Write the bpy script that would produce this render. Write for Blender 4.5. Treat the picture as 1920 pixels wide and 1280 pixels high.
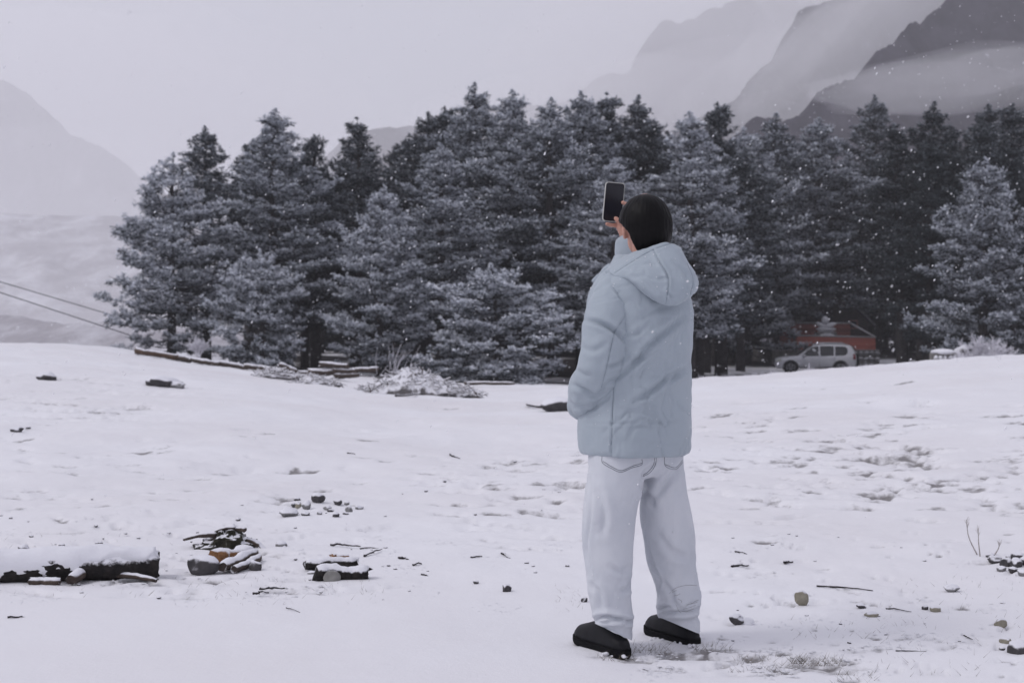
import bpy, bmesh, math, random
import numpy as np
from mathutils import Vector, Matrix

scene = bpy.context.scene
DEBUG = False
for o in list(bpy.data.objects):
    bpy.data.objects.remove(o)
COL = scene.collection

# ------------------------------------------------------------------ camera
F, CX, HZ, EYE = 2667.0, 960.0, 575.0, 1.30      # focal in photo pixels, centre column, horizon row, lens height
cam_data = bpy.data.cameras.new('camera')
cam = bpy.data.objects.new('camera', cam_data)
COL.objects.link(cam)
cam.location = (0, 0, EYE)
cam.rotation_euler = (math.pi / 2, 0, 0)
cam_data.sensor_width = 36.0
cam_data.lens = 36.0 * F / 1920.0
cam_data.shift_y = -(640.0 - HZ) / 1920.0
cam_data.clip_start = 0.1
cam_data.clip_end = 12000
cam_data.dof.use_dof = True
cam_data.dof.focus_distance = 5.3
cam_data.dof.aperture_fstop = 5.6
scene.camera = cam

# ------------------------------------------------------------------ sky, sun, exposure
SUN_EL, SUN_AZ = math.radians(48), math.radians(252)   # azimuth clockwise from +Y
world = bpy.data.worlds.new('World')
scene.world = world
world.use_nodes = True
wn = world.node_tree
wn.nodes.clear()
w_out = wn.nodes.new('ShaderNodeOutputWorld')
w_bg = wn.nodes.new('ShaderNodeBackground')
w_sky = wn.nodes.new('ShaderNodeTexSky')
w_sky.sky_type = 'NISHITA'
w_sky.sun_disc = False
w_sky.sun_elevation = SUN_EL
w_sky.sun_rotation = SUN_AZ
w_sky.dust_density = 4.0
w_hs = wn.nodes.new('ShaderNodeHueSaturation')
w_hs.inputs['Saturation'].default_value = 0.22
w_mix = wn.nodes.new('ShaderNodeMix')
w_mix.data_type = 'RGBA'
w_mix.inputs[0].default_value = 0.78                # closed cloud cover
w_mix.inputs[7].default_value = (6.55, 6.55, 7.75, 1)
w_bg.inputs['Strength'].default_value = 0.10
wn.links.new(w_sky.outputs[0], w_hs.inputs['Color'])
wn.links.new(w_hs.outputs[0], w_mix.inputs[6])
wn.links.new(w_mix.outputs[2], w_bg.inputs['Color'])
wn.links.new(w_bg.outputs[0], w_out.inputs['Surface'])

sun_data = bpy.data.lights.new('sun', 'SUN')
sun_data.energy = 1.0
sun_data.angle = math.radians(18)
sun_data.color = (1.0, 0.97, 0.98)
sun = bpy.data.objects.new('sun', sun_data)
COL.objects.link(sun)
sd = Vector((math.sin(SUN_AZ) * math.cos(SUN_EL), math.cos(SUN_AZ) * math.cos(SUN_EL), math.sin(SUN_EL)))
sun.rotation_euler = sd.to_track_quat('Z', 'Y').to_euler()

vs = scene.view_settings
vs.view_transform = 'Standard'
vs.look = 'None'
vs.exposure = 0.0
vs.gamma = 1.0
vs.use_curve_mapping = False
scene.cycles.use_denoising = True
scene.cycles.max_bounces = 8
scene.cycles.diffuse_bounces = 4
scene.cycles.volume_bounces = 4
scene.cycles.caustics_reflective = False
scene.cycles.caustics_refractive = False

# ------------------------------------------------------------------ helpers
rng = np.random.default_rng(7)
random.seed(7)

def W(px, py, d):
    """a point seen at photo pixel (px, py), d metres away along +Y"""
    return np.array([(px - CX) / F * d, d, EYE + (HZ - py) / F * d])

def _h(ix, iy, iz, seed):
    n = (ix.astype(np.int64) * 374761393 + iy.astype(np.int64) * 668265263 + iz.astype(np.int64) * 2147483647 + seed * 974711) & 0xffffffff
    n = ((n ^ (n >> 13)) * 1274126177) & 0xffffffff
    n = ((n ^ (n >> 16)) * 2246822519) & 0xffffffff
    return ((n ^ (n >> 15)) & 0xffffff) / float(0xffffff)

def vnoise(x, y, z=None, seed=0):
    x = np.asarray(x, float); y = np.asarray(y, float)
    z = np.zeros_like(x) if z is None else np.asarray(z, float)
    ix, iy, iz = np.floor(x), np.floor(y), np.floor(z)
    fx, fy, fz = x - ix, y - iy, z - iz
    fx, fy, fz = [f * f * f * (f * (f * 6 - 15) + 10) for f in (fx, fy, fz)]
    r = 0
    for a in (0, 1):
        for b in (0, 1):
            for c in (0, 1):
                w = (fx if a else 1 - fx) * (fy if b else 1 - fy) * (fz if c else 1 - fz)
                r = r + w * _h(ix + a, iy + b, iz + c, seed)
    return r * 2 - 1

def fbm(x, y, z=None, octv=4, seed=0, gain=0.5):
    x = np.asarray(x, float); y = np.asarray(y, float)
    z = np.zeros_like(x) if z is None else np.asarray(z, float)
    r, a, f = 0, 1.0, 1.0
    for k in range(octv):
        r = r + a * vnoise(x * f, y * f, z * f, seed + k * 17)
        a *= gain; f *= 2.03
    return r

def sstep(a, b, x):
    t = np.clip((np.asarray(x, float) - a) / (b - a), 0, 1)
    return t * t * (3 - 2 * t)

def link(o, parent=None):
    COL.objects.link(o)
    if parent is not None:
        o.parent = parent
    return o

def mesh_data(name, v, f, smooth=False, mat=None):
    me = bpy.data.meshes.new(name)
    if isinstance(f, np.ndarray):                       # fast path: all faces the same size
        v = np.asarray(v, np.float32); n = f.shape[1]
        me.vertices.add(len(v)); me.vertices.foreach_set('co', v.ravel())
        me.loops.add(f.size); me.loops.foreach_set('vertex_index', f.ravel().astype(np.int32))
        me.polygons.add(len(f))
        me.polygons.foreach_set('loop_start', np.arange(0, f.size, n, dtype=np.int32))
        me.polygons.foreach_set('loop_total', np.full(len(f), n, np.int32))
        me.update(calc_edges=True)
    else:
        me.from_pydata([tuple(map(float, p)) for p in v], [], [tuple(map(int, q)) for q in f])
        me.update()
    if smooth:
        me.polygons.foreach_set('use_smooth', np.ones(len(me.polygons), bool))
    if mat is not None:
        me.materials.append(mat)
    return me

def mk(name, v, f, mat, parent=None, smooth=False):
    return link(bpy.data.objects.new(name, mesh_data(name, v, f, smooth, mat)), parent)

def empty(name, loc=(0, 0, 0), rz=0.0):
    o = bpy.data.objects.new(name, None)
    o.location = tuple(map(float, loc)); o.rotation_euler = (0, 0, rz)
    o.empty_display_size = 0.2
    return link(o)

def tag(o, label, cat=None, group=None, kind=None):
    if label: o['label'] = label
    if cat: o['category'] = cat
    if group: o['group'] = group
    if kind: o['kind'] = kind
    return o

def set_attr(me, name, vals):
    a = me.attributes.new(name, 'FLOAT', 'POINT')
    a.data.foreach_set('value', np.asarray(vals, np.float32))

class MB:
    """collects shapes into one mesh"""
    def __init__(s): s.v = []; s.f = []; s.n = 0
    def add(s, v, f):
        v = np.asarray(v, float).reshape(-1, 3)
        s.v.append(v); s.f += [tuple(int(i) + s.n for i in q) for q in f]; s.n += len(v)
        return s
    def box(s, lo, hi, R=None, o=(0, 0, 0)):
        x0, y0, z0 = lo; x1, y1, z1 = hi
        v = np.array([[x0, y0, z0], [x1, y0, z0], [x1, y1, z0], [x0, y1, z0], [x0, y0, z1], [x1, y0, z1], [x1, y1, z1], [x0, y1, z1]], float)
        if R is not None: v = v @ np.asarray(R).T
        return s.add(v + np.array(o), [(0, 3, 2, 1), (4, 5, 6, 7), (0, 1, 5, 4), (1, 2, 6, 5), (2, 3, 7, 6), (3, 0, 4, 7)])
    def tube(s, pts, rad, n=8, cap=True):
        v, f = tube(pts, rad, n, cap)
        return s.add(v, f)
    def data(s): return np.concatenate(s.v), s.f
    def build(s, name, mat, parent=None, smooth=False):
        v, f = s.data()
        return mk(name, v, f, mat, parent, smooth)

def tube(pts, rad, n=8, cap=True):
    pts = np.asarray(pts, float); k = len(pts)
    rad = np.full(k, rad) if np.isscalar(rad) else np.asarray(rad, float)
    t = np.gradient(pts, axis=0)
    t /= np.linalg.norm(t, axis=1)[:, None] + 1e-12
    up = np.array([0, 0, 1.0]) if abs(t[0][2]) < 0.9 else np.array([1.0, 0, 0])
    v = []
    for i in range(k):
        a = np.cross(up, t[i]); a /= np.linalg.norm(a) + 1e-12
        b = np.cross(t[i], a); up = b
        an = np.linspace(0, 2 * np.pi, n, endpoint=False)
        v.append(pts[i] + rad[i] * (np.cos(an)[:, None] * a + np.sin(an)[:, None] * b))
    f = [(i * n + j, i * n + (j + 1) % n, (i + 1) * n + (j + 1) % n, (i + 1) * n + j) for i in range(k - 1) for j in range(n)]
    if cap:
        f.append(tuple(range(n - 1, -1, -1))); f.append(tuple((k - 1) * n + j for j in range(n)))
    return np.concatenate(v), f

def spline(p, n):
    """Catmull-Rom through the rows of p"""
    p = np.asarray(p, float)
    q = np.vstack([2 * p[0] - p[1], p, 2 * p[-1] - p[-2]])
    t = np.linspace(0, len(p) - 1 - 1e-9, n)
    i = t.astype(int); u = (t - i)[:, None]
    a, b, c, d = q[i], q[i + 1], q[i + 2], q[i + 3]
    return 0.5 * (2 * b + (c - a) * u + (2 * a - 5 * b + 4 * c - d) * u ** 2 + (3 * b - a - 3 * c + d) * u ** 3)

def loft(rings, closed_ends=True):
    """rings: k x n x 3"""
    rings = np.asarray(rings, float); k, n, _ = rings.shape
    f = [(i * n + j, i * n + (j + 1) % n, (i + 1) * n + (j + 1) % n, (i + 1) * n + j) for i in range(k - 1) for j in range(n)]
    if closed_ends:
        f.append(tuple(range(n - 1, -1, -1))); f.append(tuple((k - 1) * n + j for j in range(n)))
    return rings.reshape(-1, 3), f

# ------------------------------------------------------------------ materials
def new_mat(name):
    m = bpy.data.materials.new(name); m.use_nodes = True
    nt = m.node_tree; b = nt.nodes['Principled BSDF']
    return m, nt, b

def N(nt, t, **kw):
    n = nt.nodes.new(t)
    for k, v in kw.items():
        if k.startswith('i_'):
            n.inputs[k[2:].replace('_', ' ')].default_value = v
        else:
            setattr(n, k, v)
    return n

def L(nt, a, b): nt.links.new(a, b)

def rampn(nt, fac, stops):
    r = N(nt, 'ShaderNodeValToRGB')
    while len(r.color_ramp.elements) < len(stops): r.color_ramp.elements.new(0.5)
    for e, (p, c) in zip(r.color_ramp.elements, stops):
        e.position = p; e.color = (*c, 1) if len(c) == 3 else c
    L(nt, fac, r.inputs[0]); return r

def mixc(nt, fac, a, b):
    m = N(nt, 'ShaderNodeMix', data_type='RGBA')
    for s, x in ((0, fac), (6, a), (7, b)):
        if hasattr(x, 'is_output'): L(nt, x, m.inputs[s])
        else: m.inputs[s].default_value = x if s == 0 else (*x, 1)
    return m.outputs[2]

def noise_n(nt, scale, detail=4, rough=0.55, vec=None, coord='Object'):
    n = N(nt, 'ShaderNodeTexNoise'); n.inputs['Scale'].default_value = scale
    n.inputs['Detail'].default_value = detail; n.inputs['Roughness'].default_value = rough
    if vec is None:
        vec = N(nt, 'ShaderNodeTexCoord').outputs[coord]
    L(nt, vec, n.inputs['Vector'])
    return n

def bump(nt, b, h, strength=0.3, dist=0.01):
    n = N(nt, 'ShaderNodeBump'); n.inputs['Strength'].default_value = strength; n.inputs['Distance'].default_value = dist
    L(nt, h, n.inputs['Height']); L(nt, n.outputs[0], b.inputs['Normal']); return n

def simple_mat(name, col, rough=0.7, var=0.25, scale=8.0, bmp=0.0, bdist=0.01, metallic=0.0, spec=0.3, col2=None):
    m, nt, b = new_mat(name)
    n = noise_n(nt, scale)
    c2 = col2 if col2 else tuple(x * (1 - var) for x in col)
    c1 = col if col2 else tuple(min(1, x * (1 + var)) for x in col)
    r = rampn(nt, n.outputs['Fac'], [(0.3, c2), (0.7, c1)])
    L(nt, r.outputs[0], b.inputs['Base Color'])
    b.inputs['Roughness'].default_value = rough; b.inputs['Metallic'].default_value = metallic
    b.inputs['Specular IOR Level'].default_value = spec
    if bmp: bump(nt, b, n.outputs['Fac'], bmp, bdist)
    return m

def snowy_mat(name, under_a, under_b, scale=10.0, lo=0.35, hi=0.6, nz=0.35, rough=0.85, snow=(0.74, 0.74, 0.78), nscale=14.0, stretch=None):
    """a rough surface with snow lying on whatever faces up, broken up by noise"""
    m, nt, b = new_mat(name)
    tc = N(nt, 'ShaderNodeTexCoord')
    vec = tc.outputs['Object']
    if stretch:
        mp = N(nt, 'ShaderNodeMapping'); mp.inputs['Scale'].default_value = stretch
        L(nt, vec, mp.inputs['Vector']); vec = mp.outputs[0]
    n1 = noise_n(nt, scale, 6, 0.65, vec)
    base = rampn(nt, n1.outputs['Fac'], [(0.3, under_a), (0.7, under_b)])
    geo = N(nt, 'ShaderNodeNewGeometry')
    sep = N(nt, 'ShaderNodeSeparateXYZ'); L(nt, geo.outputs['Normal'], sep.inputs[0])
    n2 = noise_n(nt, nscale, 5, 0.7, tc.outputs['Object'])
    ma = N(nt, 'ShaderNodeMath', operation='MULTIPLY_ADD'); L(nt, n2.outputs['Fac'], ma.inputs[0]); ma.inputs[1].default_value = nz * 2; ma.inputs[2].default_value = -nz
    ad = N(nt, 'ShaderNodeMath', operation='ADD'); L(nt, sep.outputs[2], ad.inputs[0]); L(nt, ma.outputs[0], ad.inputs[1])
    mr = N(nt, 'ShaderNodeMapRange', interpolation_type='SMOOTHSTEP'); L(nt, ad.outputs[0], mr.inputs[0])
    mr.inputs[1].default_value = lo; mr.inputs[2].default_value = hi
    c = mixc(nt, mr.outputs[0], base.outputs[0], snow)
    L(nt, c, b.inputs['Base Color'])
    b.inputs['Roughness'].default_value = rough; b.inputs['Specular IOR Level'].default_value = 0.2
    bump(nt, b, n1.outputs['Fac'], 0.5, 0.02)
    return m
# ------------------------------------------------------------------ terrain shape
_cp = []                                             # (px, py, d) seen on the snow surface; z follows
def cpz(px, d, z): _cp.append(((px - CX) / F, math.log(d), z))
def cpp(px, py, d): cpz(px, d, EYE + (HZ - py) / F * d)
for px in (-1500, -400, 300, 960, 1600, 2400, 3400):
    cpz(px, 5.5, 0.0); cpz(px, 8, 0.0)
for px in (-1500, -700, 0): cpz(px, 14, 0.05); cpz(px, 25, 0.10); cpz(px, 46, 0.10); cpz(px, 58, -0.9); cpz(px, 90, -6); cpz(px, 160, -14)
cpz(200, 14, 0.02); cpz(200, 25, 0.02); cpp(200, 652, 45); cpp(215, 655, 58); cpz(150, 80, -3.0); cpz(150, 160, -12)
cpp(300, 672, 45); cpp(300, 668, 58); cpz(300, 75, -1.6); cpz(330, 130, -6)
cpz(500, 14, -0.04); cpz(500, 25, -0.16); cpp(500, 697, 43); cpp(500, 690, 58); cpz(500, 75, -1.8); cpz(500, 120, -3)
cpz(800, 14, -0.1); cpz(800, 20, -0.28); cpz(800, 30, -0.62); cpp(800, 724, 42); cpp(800, 712, 56); cpz(800, 75, -2.0); cpz(800, 120, -2.6)
cpz(960, 20, -0.26); cpp(960, 745, 30); cpp(960, 723, 45); cpp(960, 719, 52); cpp(960, 710, 58); cpz(960, 80, -2.1); cpz(960, 120, -2.6)
cpz(1300, 14, -0.05); cpz(1300, 22, -0.2); cpp(1300, 712, 36); cpz(1300, 45, -1.35); cpz(1300, 56, -2.05); cpp(1300, 709, 72); cpp(1300, 692, 86); cpz(1300, 120, -2.6)
cpz(1600, 14, 0.0); cpz(1600, 22, -0.02); cpp(1600, 690, 34); cpz(1600, 44, -1.0); cpz(1600, 58, -2.2); cpz(1600, 83, -2.7); cpp(1600, 680, 96); cpz(1600, 130, -2.3)
cpz(1920, 14, 0.06); cpz(1920, 20, 0.12); cpp(1920, 668, 30); cpz(1920, 40, -0.3); cpz(1920, 55, -1.9); cpz(1920, 80, -2.5); cpz(1920, 120, -2.2)
for px in (2500, 3400): cpz(px, 14, 0.1); cpz(px, 28, 0.5); cpz(px, 45, 0.2); cpz(px, 80, -1.5); cpz(px, 130, -2)
_cp = np.array(_cp)
def _tps(r2): return np.where(r2 > 1e-12, 0.5 * r2 * np.log(r2 + 1e-12), 0)
_S = np.array([3.2, 1.0])
_A = _cp[:, :2] * _S
_n = len(_A)
_K = _tps(((_A[:, None] - _A[None]) ** 2).sum(-1)) + np.eye(_n) * 0.002
_P = np.hstack([np.ones((_n, 1)), _A])
_sol = np.linalg.solve(np.block([[_K, _P], [_P.T, np.zeros((3, 3))]]), np.concatenate([_cp[:, 2], np.zeros(3)]))

def ground_base(x, y):
    x = np.asarray(x, float); y = np.asarray(y, float)
    d = np.maximum(y, 5.0)
    q = np.stack([np.clip(x / d, -0.95, 0.95) * _S[0], np.log(np.minimum(d, 160.0)) * _S[1]], -1)
    z = _sol[-3] + q @ _sol[-2:]
    out = np.zeros_like(z); flat = q.reshape(-1, 2); of = out.reshape(-1)
    for s in range(0, len(flat), 20000):
        of[s:s + 20000] = _tps(((flat[s:s + 20000, None] - _A[None]) ** 2).sum(-1)) @ _sol[:_n]
    z = z + out
    z = z * sstep(5.0, 8.0, y)
    far = sstep(150, 420, y)                          # beyond the grove the floor of the valley
    return z * (1 - far) + (-16.0) * far

# shallow tracks and wind-scoured marks in the snow: x, y, length, width, angle, depth, how much soil shows
dents = []
def dent(px, py, ln, wd, ang, dep, soil):
    d = EYE * F / max(py - HZ, 20)
    for _ in range(4):
        z = float(ground_base(np.array([(px - CX) / F * d]), np.array([d]))[0])
        d = 0.5 * d + 0.5 * min(60, max(3.5, (EYE - z) * F / max(py - HZ, 20)))
    dents.append(((px - CX) / F * d, d, max(ln, 0.012 * d), max(wd, 0.0085 * d if d > 9 else 0), ang, dep * (1.0 if d < 9 else 0.75), min(1.0, soil * (1.0 if d < 9 else 1.15))))
r_ = random.Random(11)
for k in range(330):                                  # hoof-like dashes across the bank
    px = r_.uniform(1300, 1930); py = r_.gauss(830, 62)
    if py < 705 + (1920 - px) * -0.05 or py > 985: continue
    if fbm(np.array([px / 130.]), np.array([py / 60.]), seed=5)[0] < -0.12: continue
    dent(px, py, r_.uniform(0.10, 0.34), r_.uniform(0.03, 0.06), -0.45 + r_.gauss(0, 0.3), r_.uniform(0.02, 0.05), r_.uniform(0.25, 1.0))
for k in range(110):
    px = r_.gauss(960, 110); py = r_.gauss(905, 45)
    dent(px, py, r_.uniform(0.08, 0.3), r_.uniform(0.02, 0.045), -0.35 + r_.gauss(0, 0.4), r_.uniform(0.015, 0.03), r_.uniform(0.1, 0.7))
for k in range(170):
    px = r_.uniform(0, 720); py = r_.uniform(790, 1120)
    dent(px, py, r_.uniform(0.05, 0.28), r_.uniform(0.015, 0.04), r_.gauss(0, 0.5), r_.uniform(0.01, 0.03), r_.uniform(0.0, 0.8))
for k in range(60):
    px = r_.uniform(-20, 330); py = r_.uniform(655, 790)
    dent(px, py, r_.uniform(0.3, 0.9), r_.uniform(0.08, 0.2), r_.gauss(0, 0.3), r_.uniform(0.02, 0.05), r_.uniform(0.0, 0.6))
for k in range(120):
    px = r_.uniform(1330, 1930); py = r_.uniform(990, 1270)
    dent(px, py, r_.uniform(0.03, 0.14), r_.uniform(0.008, 0.02), -0.25 + r_.gauss(0, 0.5), r_.uniform(0.006, 0.018), r_.uniform(0.2, 0.9))
for k in range(60):                                   # scuffs behind the boots
    t = r_.random(); px = 1180 + t * 420; py = 1222 + t * 26 + r_.gauss(0, 9)
    dent(px, py, r_.uniform(0.05, 0.16), r_.uniform(0.008, 0.02), -0.15 + r_.gauss(0, 0.2), r_.uniform(0.006, 0.014), r_.uniform(0.4, 1))
for (px, py, ln, wd, s) in ((1540, 1243, .16, .03, 1.), (1495, 1240, .09, .025, .9), (1230, 1222, .14, .035, .8), (1330, 1219, .16, .025, .9), (1260, 1252, .2, .02, .7), (1400, 1262, .25, .02, .6), (1250, 1215, .1, .03, .7), (1150, 1228, .12, .02, .9), (1110, 1207, .1, .02, .8), (1600, 1275, .12, .03, .8)):
    dent(px, py, ln, wd, -0.12, 0.012, s)

def ground_detail(x, y):
    amp = sstep(3, 7, y) * 0.6 + 0.4
    z = 0.045 * fbm(x * 0.55, y * 0.55, octv=3, seed=3) * sstep(4, 14, y)
    z = z + amp * 0.0115 * fbm(x * 2.6, y * 2.6, octv=4, seed=21) * (0.35 + 0.65 * sstep(6.2, 7.6, y + 1.2 * vnoise(x * 0.6, y * 0.6, seed=8)))
    return z

def ground_z(x, y):
    x = np.atleast_1d(np.asarray(x, float)); y = np.atleast_1d(np.asarray(y, float))
    return ground_base(x, y) + ground_detail(x, y)

def gz(x, y): return float(ground_z(x, y)[0])

def on_ground(px, py, dmax=70):
    """where the sight line through a photo pixel meets the snow"""
    d = 3.6
    ds = 3.6 * (dmax / 3.6) ** np.linspace(0, 1, 500)
    zz = ground_z((px - CX) / F * ds, ds)
    ray = EYE + (HZ - py) / F * ds
    hit = np.where(ray <= zz)[0]
    i = hit[0] if len(hit) else int(np.argmin(ray - zz))
    return np.array([(px - CX) / F * ds[i], ds[i], zz[i]])

GROVE = []                                            # filled by the trees: where dark litter covers the floor

def build_ground():
    ys = [-80, -50, -30, -18, -10, -6, -3, -1, 0.5, 1.6, 2.4]
    y = 3.0
    while y < 62: ys.append(y); y += 0.006 + 0.006 * y
    while y < 170: ys.append(y); y += 0.02 * y
    while y < 4200: ys.append(y); y *= 1.12
    ys = np.array(ys)
    uc = np.linspace(-0.46, 0.46, 560)
    e = np.array([0.48, 0.5, 0.53, 0.57, 0.62, 0.7, 0.82, 1.0, 1.4, 2.2, 4.0])
    us = np.concatenate([-e[::-1], uc, e])
    Y, U = np.meshgrid(ys, us, indexing='ij')
    S = np.where(Y > 3, Y, 3 + 0.35 * np.abs(3 - Y))
    X = U * S
    Z = ground_base(X, Y) + ground_detail(X, Y)
    soil = np.zeros_like(Z)
    for (dx, dy, ln, wd, an, dep, so) in dents:
        r0 = np.searchsorted(ys, dy - ln * 1.6 - 0.05); r1 = np.searchsorted(ys, dy + ln * 1.6 + 0.05)
        c0 = np.searchsorted(us, (dx - ln * 1.8) / dy); c1 = np.searchsorted(us, (dx + ln * 1.8) / dy)
        if r1 <= r0 or c1 <= c0: continue
        x = X[r0:r1, c0:c1] - dx; y_ = Y[r0:r1, c0:c1] - dy
        a = (x * math.cos(an) + y_ * math.sin(an)) / ln; b = (-x * math.sin(an) + y_ * math.cos(an)) / wd
        b = b + 0.5 * vnoise(x * 14, y_ * 14, seed=int(abs(dx) * 50) % 97)
        g = np.exp(-(a * a + b * b) * 2.0)
        Z[r0:r1, c0:c1] -= 1.7 * dep * g - 0.18 * dep * np.exp(-(a * a + (b - 1.6) ** 2) * 1.6)
        soil[r0:r1, c0:c1] = np.maximum(soil[r0:r1, c0:c1], so * g)
    lit = np.zeros_like(Z)
    if GROVE:
        g = np.array(GROVE)
        m = (Y > 52) & (Y < 160)
        pts = np.stack([X[m], Y[m]], -1)
        dmin = np.full(len(pts), 1e9)
        for t in g: dmin = np.minimum(dmin, np.hypot(pts[:, 0] - t[0], (pts[:, 1] - t[1]) * 0.8) - t[2])
        pc = pts[:, 0] / pts[:, 1] * F + CX
        open_ = sstep(1270, 1310, pc) * (1 - sstep(1690, 1730, pc)) * (1 - sstep(89, 93, pts[:, 1]))      # the road verge under open sky keeps its snow
        lit[m] = (1 - sstep(-0.6, 0.5, dmin + 0.6 * vnoise(pts[:, 0], pts[:, 1], seed=4))) * (1 - open_)
    nr, nc = Z.shape
    idx = np.arange(nr * nc).reshape(nr, nc)
    f = np.stack([idx[:-1, :-1], idx[:-1, 1:], idx[1:, 1:], idx[1:, :-1]], -1).reshape(-1, 4)
    me = mesh_data('ground', np.stack([X, Y, Z], -1).reshape(-1, 3), f, True, MAT['snow'])
    set_attr(me, 'soil', soil.ravel()); set_attr(me, 'litter', lit.ravel())
    o = link(bpy.data.objects.new('ground', me))
    tag(o, 'snow covered meadow scattered with stones and twigs', None, None, 'structure')
    return o

MAT = {}
def mat_snow():
    m, nt, b = new_mat('snow')
    tc = N(nt, 'ShaderNodeTexCoord').outputs['Object']
    n1 = noise_n(nt, 0.22, 5, 0.6, tc)
    n2 = noise_n(nt, 9.0, 6, 0.7, tc)
    n3 = noise_n(nt, 60.0, 4, 0.7, tc)
    base = rampn(nt, n1.outputs['Fac'], [(0.30, (0.73, 0.715, 0.735)), (0.62, (0.79, 0.79, 0.82))])
    a = N(nt, 'ShaderNodeAttribute', attribute_name='soil')
    ad = N(nt, 'ShaderNodeMath', operation='MULTIPLY_ADD'); L(nt, n2.outputs['Fac'], ad.inputs[0]); ad.inputs[1].default_value = 1.5; ad.inputs[2].default_value = -0.78
    s = N(nt, 'ShaderNodeMath', operation='ADD'); L(nt, a.outputs['Fac'], s.inputs[0]); L(nt, ad.outputs[0], s.inputs[1])
    mr = N(nt, 'ShaderNodeMapRange', interpolation_type='SMOOTHSTEP'); L(nt, s.outputs[0], mr.inputs[0]); mr.inputs[1].default_value = 0.15; mr.inputs[2].default_value = 0.70
    earth = rampn(nt, n3.outputs['Fac'], [(0.35, (0.035, 0.032, 0.034)), (0.65, (0.16, 0.14, 0.13))])
    mz = N(nt, 'ShaderNodeMath', operation='MULTIPLY'); L(nt, mr.outputs[0], mz.inputs[0]); mz.inputs[1].default_value = 0.8
    c = mixc(nt, mz.outputs[0], base.outputs[0], earth.outputs[0])
    l = N(nt, 'ShaderNodeAttribute', attribute_name='litter')
    needle = rampn(nt, n2.outputs['Fac'], [(0.3, (0.018, 0.015, 0.014)), (0.7, (0.05, 0.042, 0.04))])
    c = mixc(nt, l.outputs['Fac'], c, needle.outputs[0])
    L(nt, c, b.inputs['Base Color'])
    b.inputs['Roughness'].default_value = 0.75; b.inputs['Specular IOR Level'].default_value = 0.25
    h = N(nt, 'ShaderNodeMath', operation='MULTIPLY_ADD'); L(nt, n3.outputs['Fac'], h.inputs[0]); h.inputs[1].default_value = 0.3; L(nt, n2.outputs['Fac'], h.inputs[2])
    bump(nt, b, h.outputs[0], 0.35, 0.012)
    return m
MAT['snow'] = mat_snow()

# ------------------------------------------------------------------ hills and mountains behind the fog
def mat_mountain(name, rock_a, rock_b, snow_amt, scale):
    m, nt, b = new_mat(name)
    tc = N(nt, 'ShaderNodeTexCoord').outputs['Object']
    n1 = noise_n(nt, scale, 9, 0.72, tc)
    n2 = noise_n(nt, scale * 3.3, 8, 0.7, tc)
    rock = rampn(nt, n2.outputs['Fac'], [(0.3, rock_a), (0.7, rock_b)])
    sn = rampn(nt, n1.outputs['Fac'], [(0.5 - snow_amt * 0.5 + 0.04, (0, 0, 0)), (0.5 - snow_amt * 0.5 + 0.24, (1, 1, 1))])
    c = mixc(nt, sn.outputs[0], rock.outputs[0], (0.62, 0.62, 0.66))
    L(nt, c, b.inputs['Base Color']); b.inputs['Roughness'].default_value = 0.9; b.inputs['Specular IOR Level'].default_value = 0.1
    return m
MAT['mtn_dark'] = mat_mountain('mountain_rock', (0.020, 0.018, 0.028), (0.062, 0.056, 0.075), -0.16, 0.03)
MAT['mtn_mid'] = mat_mountain('mountain_scree', (0.06, 0.055, 0.07), (0.12, 0.11, 0.13), -0.05, 0.02)
MAT['hill'] = mat_mountain('hill_turf', (0.30, 0.285, 0.31), (0.40, 0.385, 0.41), 0.16, 0.045)

def spur(name, crest, mat, label, front=1.2, back=1.0, base=-20.0, rough=0.06, seed=0, n=150, m=46, lean=0.0):
    """a mountain spur: crest = rows (px, py, d); slopes fall away on both sides of the crest line down to base"""
    c = spline(np.array([W(*q) for q in crest]), n)
    hmax = c[:, 2].max() - base
    t = np.gradient(c, axis=0); t[:, 2] = 0; t /= np.linalg.norm(t, axis=1)[:, None] + 1e-9
    nrm = np.stack([t[:, 1], -t[:, 0], 0 * t[:, 0]], 1)
    nrm *= np.where(nrm[:, 1] > 0, -1, 1)[:, None]      # towards the valley with the meadow
    s = np.concatenate([-np.linspace(1, 0, m // 3, endpoint=False) ** 1.3, np.linspace(0, 1, m) ** 1.25])
    hh = (c[:, 2] - base)
    V = np.zeros((n, len(s), 3))
    for j, sj in enumerate(s):
        run = hh * (front if sj >= 0 else back)
        p = c + nrm * (abs(sj) * run * (1 if sj >= 0 else -1))[:, None]
        p[:, 2] = base + hh * (1 - abs(sj)) ** 1.08
        V[:, j] = p
    k = 7.0 / hmax
    fade = np.minimum(1, 0.15 + 2.4 * np.abs(s))[None, :]
    d = fbm(V[..., 0] * k, V[..., 1] * k, V[..., 2] * k * 0.6, octv=6, seed=seed, gain=0.55)
    rid = 1 - np.abs(fbm(V[..., 0] * k * 0.5, V[..., 1] * k * 0.5, V[..., 2] * k * 0.15, octv=4, seed=seed + 5))
    V[..., 2] += hmax * rough * d * (0.35 + fade) + hmax * rough * 1.3 * (rid - 0.6) * fade
    V[..., 0] += hmax * rough * 0.7 * fbm(V[..., 1] * k, V[..., 2] * k, octv=4, seed=seed + 9) * fade
    V[..., 1] += hmax * rough * 1.2 * fbm(V[..., 0] * k * 1.3, V[..., 2] * k * 1.3, octv=5, seed=seed + 13) * fade
    idx = np.arange(n * len(s)).reshape(n, len(s))
    f = np.stack([idx[:-1, :-1], idx[1:, :-1], idx[1:, 1:], idx[:-1, 1:]], -1).reshape(-1, 4)
    o = mk(name, V.reshape(-1, 3), f, MAT[mat], None, True)
    tag(o, label, None, None, 'structure')
    return o

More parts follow.
